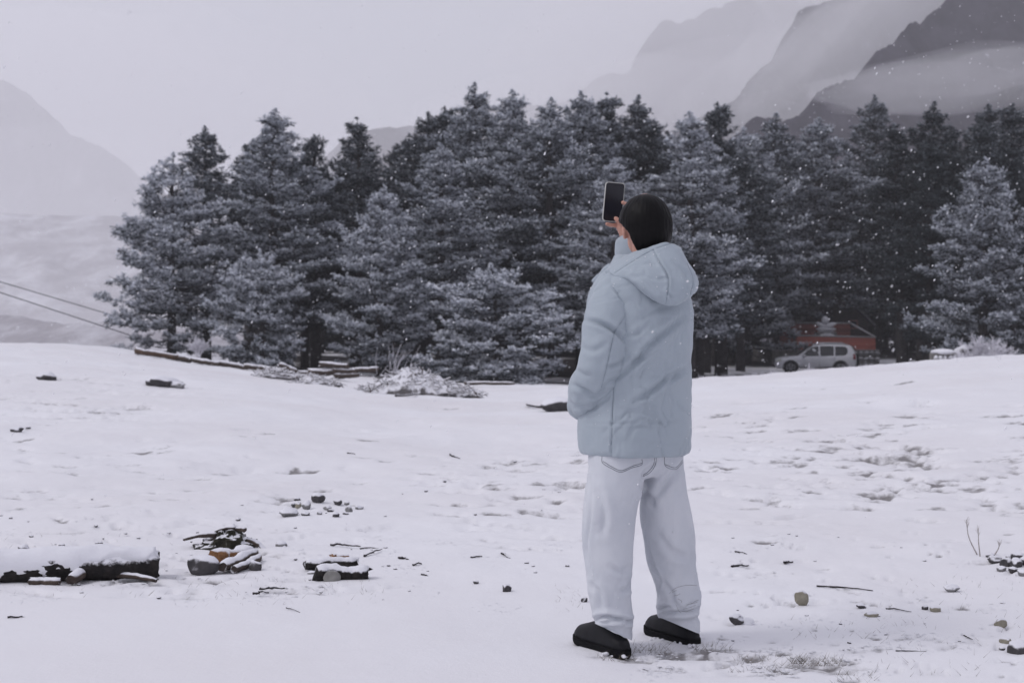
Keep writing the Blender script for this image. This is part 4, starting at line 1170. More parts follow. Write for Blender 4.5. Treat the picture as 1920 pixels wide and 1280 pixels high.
def wood(name, a, b, rpx, mat, label, cat, group=None, r1=0.9, lift=None, bend=0.0, seed=None, da=None, db=None, parent=None, rough=0.16, k=14, n=14, wob=0.5, jag=1.0):
    """a log or stick seen from pixel a to pixel b (base line on the snow), rpx thick to half"""
    def gp(q, d):
        if d is None: return on_ground(*q)
        w_ = W(q[0], q[1], d); z_ = gz(w_[0], d); return np.array([w_[0], d, min(max(z_, w_[2]), z_ + 0.45)])
    pa, pb = gp(a, da), gp(b, db)
    r = rpx * 0.5 * (pa[1] + pb[1]) / F
    _rs[0] += 1
    up = np.array([0, 0, r * (0.75 if lift is None else lift)])
    c = 0.5 * (pa + pb) + up
    v, f = log_mesh(pa + up - c, pb + up * r1 - c, r, r * r1, seed or _rs[0], bend, n, k, rough, wob, jag)
    o = mk(name, v, f, MAT[mat], parent, True)
    for pl in o.data.polygons:
        if len(pl.vertices) > 4: pl.use_smooth = False
    o.location = tuple(c)
    if label: tag(o, label, cat, group)
    return o

def snow_on(o, pa, pb, r, th, seed, parent):
    """a loaf of snow lying along a log (local coordinates of o)"""
    k = 60; s = np.linspace(0, 1, k)
    rings = []
    for i, t_ in enumerate(s):
        c = pa * (1 - t_) + pb * t_
        ax = (pb - pa) / np.linalg.norm(pb - pa); sd = np.cross(ax, UP); sd /= np.linalg.norm(sd)
        e = min(1, 6 * t_ + 0.1, 6 * (1 - t_) + 0.1)
        lo_ = math.radians(float(np.interp(t_, [0, 0.45, 0.62, 0.75, 1], [-48, -40, -12, 22, 30]))) + 0.28 * fbm(np.array([t_ * 16.0]), np.array([seed * 3.1]), octv=3)[0]
        a = np.linspace(math.radians(200), lo_, 14)[::-1]
        w = 1 + 0.07 * vnoise(np.array([t_ * 9]), np.array([seed * 1.7]))[0]
        sd = sd if sd[1] < 0 else -sd
        top = [c + sd * math.cos(q) * r * 1.05 * w + UP * (math.sin(q) * r * 1.03 + max(0, math.sin(q)) ** 0.7 * th * e * (1 + 0.5 * fbm(np.array([t_ * 7]), np.array([q * 1.5 + seed]), octv=2)[0])) for q in a]
        bot = [c + sd * x * r * 0.8 for x in (-0.8, 0, 0.8)]
        rings.append(np.array(top + bot))
    v, f = loft(rings)
    return mk('snow_cap', v, f, MAT['snowcap'], parent, True)

# --- near group: long charred log and what lies round it
lg = wood('log', (-60, 1094), (303, 1082), 24, 'char', 'long charred log under a loaf of snow with a round sawn end', 'log', r1=1.12, lift=0.85, n=22, k=30, rough=0.10, wob=0.1, jag=0.3)
v_ = get_v(lg.data); pa, pb = v_[:22].mean(0), v_[-24:-2].mean(0)
snow_on(lg, pa + UP * 0.012, pb * 0.985 + pa * 0.015 + UP * 0.012, 0.066, 0.022, 3, lg)
e_ = wood('log', (-40, 1086), (34, 1088), 17, 'split', 'short split log with orange broken wood beside the long charred log', 'log', lift=0.9)
wood('branch', (133, 1100), (186, 1080), 12, 'bark_snow', 'short thick branch leaning on the long charred log, snow on top', 'branch', r1=0.8, lift=0.9, bend=0.02)
wood('branch', (178, 1086), (284, 1094), 8, 'bark_snow', 'thin snow-covered branch lying in front of the long charred log', 'branch', r1=0.6, lift=1.0, bend=0.012)
wood('log', (118, 1056), (184, 1052), 9, 'bark_snow', 'short snow-buried log just behind the long charred log', 'log', lift=0.6)
wood('branch', (58, 1095), (112, 1096), 9, 'bark_snow', 'stub of snowy wood pressed against the foot of the long charred log', 'branch', lift=0.6)
rock(27, 1064, 46, 22, 'stone_grey', 'round grey stone with a snow cap behind the long charred log')
rock(42, 1034, 26, 12, 'stone_dark', 'pointed dark stone in the scatter behind the long charred log', cut=10)
rock(6, 1036, 22, 9, 'stone_dark', 'flat dark stone at the edge of the scatter behind the long charred log')
rock(75, 1043, 40, 13, 'stone_dark', 'wide snow-topped stone in the scatter behind the long charred log')
rock(46, 1047, 28, 8, 'stone_dark', 'low stone almost buried between the scattered stones')
rock(138, 1036, 22, 9, 'stone_ochre', 'small ochre stone in the scatter behind the long charred log')
rock(115, 1026, 14, 6, 'stone_dark', 'small dark stone beyond the ochre one')
rock(86, 1032, 12, 6, 'stone_grey', 'tiny grey stone peeping out beyond the wide snow-topped one')
# --- uprooted stump and split firewood
st = empty('tree_stump', on_ground(425, 1024)); tag(st, 'dark uprooted stump with mossy flank and roots sticking out', 'stump')
def stump():
    bm = bmesh.new(); bmesh.ops.create_icosphere(bm, subdivisions=5, radius=1.0)
    v = np.array([q.co[:] for q in bm.verts]); f = np.array([[q.index for q in t.verts] for t in bm.faces]); bm.free()
    s = on_ground(425, 1024)[1] / F
    v = v * np.array([58 * s, 40 * s, 22 * s])
    v[:, 2] *= 1 - 0.55 * np.clip(np.abs(v[:, 0] - 8 * s) / (62 * s), 0, 1)
    v[:, 2] += 14 * s * np.exp(-((v[:, 0] - 6 * s) / (26 * s)) ** 2) * (v[:, 2] > 0)
    n = fbm(v[:, 0] / (9 * s), v[:, 1] / (16 * s), v[:, 2] / (10 * s), octv=5, seed=8)
    v = v * (1 + 0.20 * n)[:, None]
    v[:, 2] = np.maximum(v[:, 2], -6 * s)
    return v, f, s
v, f, s_ = stump(); mk('stump_body', v, f, snowy_mat('mossy_stump', (0.012, 0.012, 0.010), (0.05, 0.047, 0.032), 9, 0.62, 0.85, 0.4), st, True)
for a_, b2, r_px in (((-78, 14), (-18, 22), 6), ((-52, 2), (0, 20), 5), ((40, 14), (74, -6), 7), ((10, 30), (36, 34), 5), ((-30, 24), (16, 36), 4)):
    v, f = log_mesh(np.array([a_[0] * s_, -6 * s_, a_[1] * s_]), np.array([b2[0] * s_, -10 * s_, b2[1] * s_]), r_px * 0.55 * s_, r_px * s_, int(abs(a_[0])), 0.01)
    mk('root', v, f, MAT['bark_snow'], st, True)
rock(377, 1080, 64, 36, 'stone_dark', 'large dark boat-shaped stone with a thick snow cap beside split firewood', cut=4, rough=0.06, rz=0.1, bury=0.1)
wood('firewood', (405, 1058), (452, 1050), 13, 'split', 'snowy split log with an orange end touching the boat-shaped stone', 'firewood', lift=1.1)
wood('firewood', (418, 1076), (478, 1050), 11, 'bark_snow', 'rounded snowy firewood log lying across the orange-ended one', 'firewood', lift=1.1)
wood('firewood', (440, 1078), (486, 1056), 8, 'bark_snow', 'thin snowy firewood stick leaning on the rounded log', 'firewood', lift=1.0)
rock(478, 1072, 28, 20, 'stone_dark', 'dark stone at the far end of the split firewood')
rock(455, 1038, 40, 14, 'snowcap', 'snow-buried lump just below the uprooted stump', rough=0.05)
rock(388, 1025, 22, 8, 'stone_dark', 'small stone tucked under the uprooted stump')
rock(525, 1024, 26, 11, 'stone_grey', 'snow-capped grey stone past the root tip of the stump')
rock(446, 977, 12, 6, 'stone_dark', 'small dark stone up the slope from the uprooted stump')
# --- charred pair with pale stone
wood('charred_log', (574, 1070), (668, 1066), 11, 'char', 'charred log split open to orange wood, lying behind another', 'log', lift=1.0, rough=0.2)
wood('charred_log', (600, 1087), (684, 1085), 15, 'char', 'blackened knotty log flecked with snow behind a pale flat stone', 'log', lift=0.9, rough=0.25, n=18)
wood('splinter', (622, 1060), (650, 1058), 6, 'split', 'bright orange wood splinter between two charred logs', 'splinter', lift=2.6)
rock(622, 1092, 34, 20, 'stone_bare', 'smooth pale flat stone leaning on the blackened log', cut=3, rough=0.03, dpf=0.35)
rock(586, 1078, 22, 6, 'stone_grey', 'small buried stone under the charred logs')
# --- heap of stones
dk = 'small snow-capped stone in the loose heap of stones on the meadow'
rock(596, 944, 28, 19, 'stone_dark', 'tall dark triangular stone standing in the loose heap of stones', bury=0.08, rough=0.05)
rock(540, 969, 37, 16, 'stone_grey', 'widest stone of the loose heap, almost buried in snow', bury=0.2)
for (px, py, w, h, mt) in ((574, 952, 18, 14, 'stone_grey'), (559, 952, 13, 8, 'stone_ochre'), (550, 950, 9, 8, 'stone_dark'), (556, 940, 15, 6, 'stone_dark'), (573, 967, 19, 8, 'stone_dark'), (599, 965, 11, 7, 'stone_grey'), (613, 955, 17, 8, 'stone_grey'), (629, 970, 15, 10, 'stone_dark'), (619, 960, 14, 5, 'stone_dark'), (633, 945, 18, 8, 'stone_dark'), (650, 945, 11, 6, 'stone_grey'), (654, 959, 15, 13, 'stone_grey'), (672, 956, 19, 8, 'stone_grey'), (648, 966, 12, 5, 'stone_dark')):
    rock(px, py, w, h, mt, dk, 'stones of the loose heap')
# --- stones on the right half
rock(1503, 1137, 29, 29, 'stone_ochre', 'upright pale ochre stone standing alone in the snow', bury=0.12, rough=0.05)
rock(1383, 1173, 30, 20, 'stone_dark', 'rounded dark stone half under a drift of snow', bury=0.15)
rock(1402, 1173, 28, 13, 'snowcap', 'drift lump of snow against the rounded dark stone', rough=0.05, cat='snow lump')
rock(1616, 1140, 19, 8, 'stone_dark', 'small dark oval stone above an ochre slab')
rock(1636, 1156, 29, 10, 'stone_ochre', 'flat ochre stone slab below the small oval stone')
rock(1786, 1110, 31, 14, 'stone_grey', 'slanting grey stone lying apart on clean snow', bury=0.12)
rock(1736, 1145, 14, 9, 'stone_dark', 'small dark stone next to a mossy yellowish one')
rock(1754, 1149, 22, 10, 'stone_ochre', 'mossy yellowish stone beside a small dark one')
rock(1878, 1175, 26, 14, 'stone_ochre', 'mossy pointed stone near the dark boulder')
rock(1888, 1208, 26, 11, 'stone_ochre', 'flat mossy stone just above the dark boulder')
rock(1880, 1218, 12, 5, 'stone_dark', 'tiny dark stone at the foot of the dark boulder')
rock(1912, 1228, 40, 26, 'stone_dark', 'dark cracked boulder cut by the edge of the scattered stones')
rock(950, 1110, 20, 15, 'stone_dark', 'dark knobbly stone on clean snow short of the boots', rough=0.2)
rock(892, 1098, 12, 7, 'stone_dark', 'small stone a stride away from the knobbly one')
rock(1096, 1130, 14, 10, 'stone_dark', 'small stone beside the trouser leg near the boots')
for (px, py, w, h, mt) in ((1868, 1055, 30, 13, 'stone_dark'), (1888, 1062, 24, 18, 'stone_dark'), (1907, 1066, 26, 18, 'stone_dark'), (1858, 1047, 18, 8, 'stone_dark'), (1880, 1072, 20, 10, 'stone_grey'), (1912, 1052, 28, 14, 'stone_dark'), (1900, 1075, 20, 10, 'stone_dark'), (1930, 1062, 34, 22, 'stone_dark'), (1925, 1080, 30, 12, 'stone_grey'), (1950, 1070, 30, 16, 'stone_dark'), (1895, 1048, 16, 9, 'stone_grey')):
    rock(px, py, w, h, mt, 'snow-dusted rubble stone in the dark pile by the dry stalks', 'rubble pile by the dry stalks', rough=0.16)
# --- stones up the meadow
rock(86, 712, 44, 15, 'stone_dark', 'low dark boulder with snow on one side far up the meadow', cut=5)
rock(30, 810, 26, 11, 'stone_dark', 'dark double-humped stone alone on the open snow', rough=0.25)
rock(52, 804, 10, 4, 'stone_dark', 'tiny stone next to the double-humped one')
rock(300, 726, 78, 20, 'stone_dark', 'mossy half-buried boulder below the fallen logs', rough=0.25, bury=0.3)
rock(332, 728, 34, 13, 'stone_grey', 'snowed-over stone joined to the mossy half-buried boulder', rough=0.2)
bl = rock(1048, 772, 70, 27, 'stone_dark', 'dark boulder with a thick snow cap next to the person', cut=4, rough=0.06, bury=0.2)
wood('stick', (988, 762), (1018, 767), 2.6, 'twig', 'curved dark stick poking out beside the snow-capped boulder', 'stick', lift=1.5, bend=-0.01)
# --- single sticks
SK = [((1530, 1102), (1627, 1110), 4.0, 'long straight dark stick lying on clean snow'), ((1661, 1143), (1706, 1150), 3.0, 'bent dark twig near the flat ochre slab'), ((1681, 1222), (1736, 1224), 2.4, 'wavy dark twig in the snow near the boulder pile'),
      ((1370, 1064), (1398, 1062), 5, 'short knobbed stick above the upright ochre stone'), ((1472, 1060), (1492, 1058), 6, 'short stubby piece of dark wood on open snow'), ((1380, 1037), (1400, 1041), 3, 'snow-covered twig above the short knobbed stick'),
      ((618, 1026), (670, 1029), 4.5, 'snowy straight stick above the charred logs'), ((676, 1030), (708, 1028), 2.6, 'thin twig in line with the snowy straight stick'), ((488, 1107), (532, 1106), 5, 'snow-crusted stick in front of the split firewood'), ((474, 1114), (490, 1118), 5, 'stub of snowy wood by the snow-crusted stick'),
      ((538, 1142), (562, 1148), 2.4, 'thin black twig on the smooth foreground snow'), ((18, 1162), (56, 1158), 4, 'forked twig half buried in smooth snow near the frame of logs'), ((742, 744), (778, 742), 4.5, 'dark stick lying in front of the brushwood heap'), ((843, 854), (866, 860), 4.0, 'black stick on the bare middle of the meadow'),
      ((884, 1046), (904, 1046), 3.5, 'short dark stick on the snow between stones and boots'), ((938, 1040), (952, 1047), 4, 'little slanting stick near the short dark one'), ((792, 1079), (808, 1082), 3.5, 'curved bark flake beyond the charred logs'), ((745, 1048), (764, 1050), 4.5, 'bark-coloured clod beyond the pale flat stone'), ((774, 1062), (788, 1060), 4, 'small brown clod past the bark-coloured one'),
      ((652, 851), (664, 853), 2.2, 'thin splinter of wood far out on the meadow'), ((1808, 1192), (1826, 1200), 3, 'short forked twig near the mossy pointed stone'), ((684, 1046), (708, 1036), 4, 'frosted clump of twigs above the knotty log')]
for a, b, r, lab in SK:
    wood('stick', a, b, r * 0.55, 'twig', lab, 'stick', lift=0.9, r1=0.5, bend=0.004, rough=0.4, n=8, k=12, wob=2.2)
# --- scattered crumbs
r2 = random.Random(21)
for k in range(100):
    if k < 62: px, py = r2.uniform(0, 730), r2.triangular(930, 1140, 1030)
    elif k < 85: px, py = r2.uniform(1340, 1920), r2.uniform(1000, 1250)
    else: px, py = r2.uniform(730, 1080), r2.uniform(860, 1130)
    w = r2.uniform(3, 9)
    rock(px, py, w, w * r2.uniform(0.3, 0.55), r2.choice(('stone_dark', 'stone_dark', 'stone_grey')), 'tiny dark pebble poking through the snow', 'pebbles strewn over the snow', name='pebble', cut=4, rough=0.2, cat='pebble')

# --- fallen logs along the grove
for a, b, r, mt, lab, lf in (((255, 673), (332, 684), 5.2, 'bark_brown', 'long brown fallen log at the end of the row facing the valley', 1.2), ((329, 687), (357, 690), 4.2, 'bark_snow', 'short snowy log lying in front of the fallen row', .9),
        ((328, 680), (418, 694), 4.6, 'bark_snow', 'snow-covered fallen log between the brown one and a kink in the row', 1.2), ((412, 696), (463, 698), 5, 'bark_snow', 'level fallen log after the kink in the row', 1.), ((460, 697), (499, 696), 4.6, 'bark_snow', 'short fallen log following the level one', 1.),
        ((495, 698), (530, 701), 4.8, 'bark_snow', 'stubby fallen log at the rubble of branches', 1.), ((524, 690), (553, 704), 4.2, 'bark_snow', 'slanting log thrown across the end of the row', 1.3),
        ((584, 703), (630, 703), 6.2, 'bark_snow', 'thick log at the bottom of the log stack', .9), ((626, 701), (676, 699), 5.4, 'bark_snow', 'middle log of the stack with a bark-dark end', 1.2), ((628, 710), (672, 707), 5.2, 'bark_snow', 'front log lying lowest beside the stack', .9),
        ((600, 692), (648, 695), 4.6, 'bark_snow', 'topmost thin log of the stack', 1.6), ((668, 700), (704, 697), 4.2, 'bark_snow', 'log running from the stack into the brushwood heap', 1.3), ((872, 722), (960, 722), 3.0, 'bark_snow', 'thin log by the roadside past the brushwood heap', 1.), ((560, 704), (590, 706), 4, 'bark_snow', 'log butt between the slanting log and the stack', 1.)):
    wood('fallen_log', a, b, r * 1.25, mt, lab, 'log', lift=lf, da=41, db=41, n=10)

def brush_heap(px0, px1, pyb, pyt, d, nst, seed, label, peak=0.5, stalks=True):
    g = np.random.default_rng(seed)
    s = d / F
    xc = ((px0 + px1) / 2 - CX) * s; w = (px1 - px0) * s / 2; h = (pyb - pyt) * s
    z0 = gz(xc, d)
    e = empty('brushwood_heap', (xc, d, z0)); tag(e, label, 'brushwood')
    bm = bmesh.new(); bmesh.ops.create_icosphere(bm, subdivisions=5, radius=1.0)
    v = np.array([q.co[:] for q in bm.verts]); f = np.array([[q.index for q in t.verts] for t in bm.faces]); bm.free()
    prof = np.interp(v[:, 0], [-1, peak * 2 - 1.0, 1], [0.15, 1.0, 0.12])
    v[:, 2] = np.where(v[:, 2] > 0, v[:, 2] * prof, v[:, 2] * 0.2)
    v = v * np.array([w, w * 0.62, h * 0.92])
    v[:, 2] += 0.10 * h * fbm(v[:, 0] * 6, v[:, 1] * 6, v[:, 2] * 6, octv=4, seed=seed)
    mk('mound', v, f, snowy_mat('brushwood_mound', (0.03, 0.028, 0.03), (0.16, 0.15, 0.15), 7, 0.30, 0.75, 0.9, nscale=9), e, True)
    b = MB()
    for k in range(nst):
        x = g.uniform(-0.97, 0.97); y = g.uniform(-0.62, 0.35)
        zt = np.interp(x, [-1, peak * 2 - 1, 1], [0.15, 1, 0.12]) * math.sqrt(max(0, 1 - (y / 0.7) ** 2)) * math.sqrt(max(0.05, 1 - x * x)) * 0.95
        p = np.array([x * w, y * w * 0.9, zt * h * 0.9])
        a = g.uniform(0, 6.28); dv = np.array([math.cos(a), math.sin(a) * 0.7, g.normal(0, 0.35)]); ln = g.uniform(0.10, 0.42)
        b.tube([p - dv * ln / 2, p + g.normal(0, 0.02, 3) + UP * 0.02, p + dv * ln / 2], [0.014 * g.uniform(.6, 1.5), 0.014, 0.006], 4)
    o = b.build('sticks', MAT['bark_snow'], e, False); o['kind'] = 'stuff'
    if stalks:
        b = MB()
        for k in range(16):
            x = g.normal(peak * 2 - 1.15, 0.16) * w; p = np.array([x, -0.15 * w, h * 0.7]); dv = np.array([g.normal(0.25, 0.35), g.normal(0, .2), 1.0]); dv /= np.linalg.norm(dv); ln = g.uniform(0.3, 0.75)
            b.tube([p, p + dv * ln * 0.5, p + dv * ln + np.array([0.08, 0, -0.04])], [0.005, 0.004, 0.002], 3)
        o = b.build('stalks', MAT['frost_twig'], e, False); o['kind'] = 'stuff'
m, nt, b_ = new_mat('frosted_twig')
n1 = noise_n(nt, 6.0); r1_ = rampn(nt, n1.outputs['Fac'], [(0.3, (0.50, 0.49, 0.53)), (0.7, (0.74, 0.73, 0.78))]); L(nt, r1_.outputs[0], b_.inputs['Base Color']); b_.inputs['Roughness'].default_value = 0.9
MAT['frost_twig'] = m
brush_heap(655, 905, 738, 683, 31, 420, 5, 'large conical heap of brushwood under patchy snow with pale stalks on top', 0.42)
brush_heap(468, 566, 722, 702, 34, 160, 6, 'low spread of snowy branches in front of the fallen logs', 0.4, False)
brush_heap(545, 640, 724, 702, 33, 150, 7, 'smaller branch heap between the log stack and the large heap', 0.4, False)

# ------------------------------------------------------------------ leafless shrubs white with rime
def shrub(px, d, hpx, wpx, seed, label, depth=5, mat='frost_twig', thick=0.03):
    g = np.random.default_rng(seed); s = d / F
    x0 = (px - CX) * s; H = hpx * s; Wd = wpx * s
    e = empty('frosted_shrub', (x0, d, gz(x0, d))); tag(e, label, 'shrub')
    st, tw = MB(), MB()
    def grow(p, dv, ln, r, lev):
        m_ = p + dv * ln * 0.5 + g.normal(0, 0.04 * ln, 3); q = p + dv * ln + g.normal(0, 0.05 * ln, 3)
        r = max(r, 0.009)
        (st if lev < 2 else tw).tube([p, m_, q], [r, r * 0.85, max(0.006, r * 0.65)], 5 if lev < 2 else 3, False)
        if lev >= depth: return
        for k in range(3 if lev else 4):
            nd = dv + g.normal(0, 0.42, 3) * np.array([Wd / H * 1.5, Wd / H * 1.5, 0.6]); nd[2] += 0.12; nd /= np.linalg.norm(nd)
            grow(p + (q - p) * g.uniform(0.45, 1.0), nd, ln * g.uniform(0.6, 0.85), r * 0.62, lev + 1)
    for k in range(5):
        a = k * 1.26 + g.uniform(0, .6)
        dv = np.array([math.cos(a) * 0.4 * Wd / H, math.sin(a) * 0.4 * Wd / H, 1.0]); dv /= np.linalg.norm(dv)
        grow(g.normal(0, 0.05, 3) * np.array([1, 1, 0]), dv, H * 0.30, thick, 0)
    st.build('stems', MAT[mat], e, False)
    o = tw.build('twigs', MAT[mat], e, False); o['kind'] = 'stuff'
shrub(1842, 50, 125, 125, 3, 'pale leafless shrub furred with rime at the edge of the grove', thick=0.028)
shrub(372, 54, 62, 60, 4, 'small rime-covered leafless bush at the foot of the broad pine', depth=4, thick=0.02)
# ------------------------------------------------------------------ dry stalks and grass
def stalk(px, py, hpx, lean, label):
    p = on_ground(px, py); s = p[1] / F
    b = MB(); tip = np.array([lean * s, 0, hpx * s])
    pts = spline(np.array([[0, 0, -0.01], tip * 0.5 + np.array([0.3 * lean * s, 0, 0]), tip]), 8); b.tube(pts, np.linspace(0.0035, 0.0016, 8), 5)
    for k in range(6):
        q = pts[5] + (pts[7] - pts[5]) * k / 6; b.tube([q, q + np.array([random.uniform(-.02, .02), random.uniform(-.01, .01), 0.025])], [0.0015, 0.0008], 3)
    o = b.build('dry_stalk', MAT['stalk'], None, True); o.location = tuple(p); tag(o, label, 'plant')
MAT['stalk'] = simple_mat('dry_stalk', (0.30, 0.27, 0.25), 0.9, 0.3, 40)
stalk(1834, 1042, 66, -22, 'dry bent seed stalk leaning away from the rubble pile')
stalk(1838, 1043, 52, -4, 'upright dry stalk with a frayed head next to the bent one')
stalk(1862, 1040, 22, 12, 'small curled stalk over the rubble pile')
MAT['grass'] = snowy_mat('dry_grass', (0.07, 0.06, 0.05), (0.22, 0.19, 0.15), 20, 0.75, 0.98, 0.3)
g_ = np.random.default_rng(17)
def grass(name, spots, label, hgt=(0.02, 0.06), wd=0.0012, lay=0.6):
    V, Fc = [], []
    for (px0, px1, py0, py1, n) in spots:
        for k in range(n):
            p = on_ground(g_.uniform(px0, px1), g_.uniform(py0, py1)); h = g_.uniform(*hgt)
            a = g_.uniform(0, 6.28); dv = np.array([math.cos(a) * lay, math.sin(a) * lay, 1]) * h
            sd_ = np.array([-math.sin(a + 1), math.cos(a + 1), 0]) * wd
            i = len(V); V += [p - sd_ - UP * .004, p + sd_ - UP * .004, p + dv]; Fc.append((i, i + 1, i + 2))
    o = mk(name, np.array(V), np.array(Fc), MAT['grass']); tag(o, label, None, None, 'stuff')
grass('grass', [(1500, 1580, 1236, 1250, 150), (1482, 1510, 1234, 1246, 80), (1180, 1260, 1212, 1228, 90), (1300, 1370, 1212, 1224, 90), (1360, 1480, 1230, 1262, 90), (1480, 1720, 1160, 1200, 60), (1640, 1920, 1080, 1270, 150), (1560, 1640, 1262, 1280, 50), (330, 720, 1080, 1140, 120), (0, 330, 1000, 1120, 140), (1040, 1100, 1100, 1150, 30), (1120, 1190, 1225, 1240, 60)], 'dry grass blades poking through thin snow', (0.006, 0.028), 0.0010, 1.3)
def crest_grass():
    V, Fc = [], []
    for k in range(700):
        px = g_.uniform(1310, 1925); d = np.interp(px, [1300, 1600, 1920], [36, 34, 30]) + g_.normal(0, 1.2)
        if vnoise(np.array([px / 22.]), np.array([1.5]))[0] < -0.1: continue
        x = (px - CX) / F * d; p = np.array([x, d, gz(x, d)]); h = g_.uniform(0.04, 0.16); a = g_.uniform(0, 6.28); dv = np.array([math.cos(a) * .4, math.sin(a) * .4, 1]) * h; sd_ = np.array([0.005, 0, 0])
        i = len(V); V += [p - sd_, p + sd_, p + dv]; Fc.append((i, i + 1, i + 2))
    o = mk('grass', np.array(V), np.array(Fc), MAT['frost_twig']); tag(o, 'frosted grass tips along the brow of the bank', None, None, 'stuff')
crest_grass()

# --- fine litter: crumbs of bark, soil and stems
g_ = np.random.default_rng(55)
V, Fc = [], []
cl = [(g_.uniform(0, 720), g_.uniform(930, 1130), 1) for _ in range(46)] + [(g_.uniform(1340, 1920), g_.uniform(1000, 1270), 1) for _ in range(30)] + [(g_.uniform(720, 1080), g_.uniform(850, 1140), 1) for _ in range(12)] + [(1180 + g_.random() * 420, 1218 + g_.random() * 50, 1) for _ in range(16)]
for (px, py, _) in cl:
    for k in range(g_.integers(8, 40)):
        x_, y_ = px + g_.normal(0, 26), py + g_.normal(0, 5)
        if y_ < 900 or y_ > 1278: continue
        d = EYE * F / (y_ - HZ); p = np.array([(x_ - CX) / F * d, d, 0.0]); r = g_.uniform(0.0015, 0.0065) * (1 if g_.random() < 0.9 else 1.8)
        a = g_.uniform(0, 6.28); q = np.array([[math.cos(a), math.sin(a), 0.0], [math.cos(a + 2.1), math.sin(a + 2.1), 0.05], [math.cos(a + 4.2), math.sin(a + 4.2), 0], [0, 0, 0.7]]) * r * np.array([g_.uniform(0.7, 2.4), 1, 1])
        i = len(V); V += list(q + p); Fc += [(i, i + 1, i + 3), (i + 1, i + 2, i + 3), (i + 2, i, i + 3)]
V = np.array(V); V[:, 2] += np.repeat(ground_z(V[3::4, 0], V[3::4, 1]), 4)
o = mk('litter', V, np.array(Fc), MAT['twig']); tag(o, 'fine crumbs of bark and soil strewn over the snow', None, None, 'stuff')

b = MB(); g_ = np.random.default_rng(8)
for (ax_, ay_, bx_, by_) in ((1176, 1229, 1088, 1204), (1308, 1212, 1220, 1190)):
    for k in range(46):
        t_ = g_.random(); px = ax_ + (bx_ - ax_) * t_ + g_.normal(0, 5); py = ay_ + (by_ - ay_) * t_ + g_.normal(1.5, 3.5)
        d = EYE * F / (py - HZ); r = g_.uniform(0.003, 0.011); v, f = rock_mesh(int(g_.integers(9999)), r * 2, r * 2, r * 1.5, 3, 0.2, 2)
        x = (px - CX) / F * d; b.add(v + np.array([x, d, gz(x, d) + r * 0.3]), f)
o = b.build('snow_crumbs', MAT['snowcap'], None, True); tag(o, 'crumbs of kicked-up snow round the boots', None, None, 'stuff')
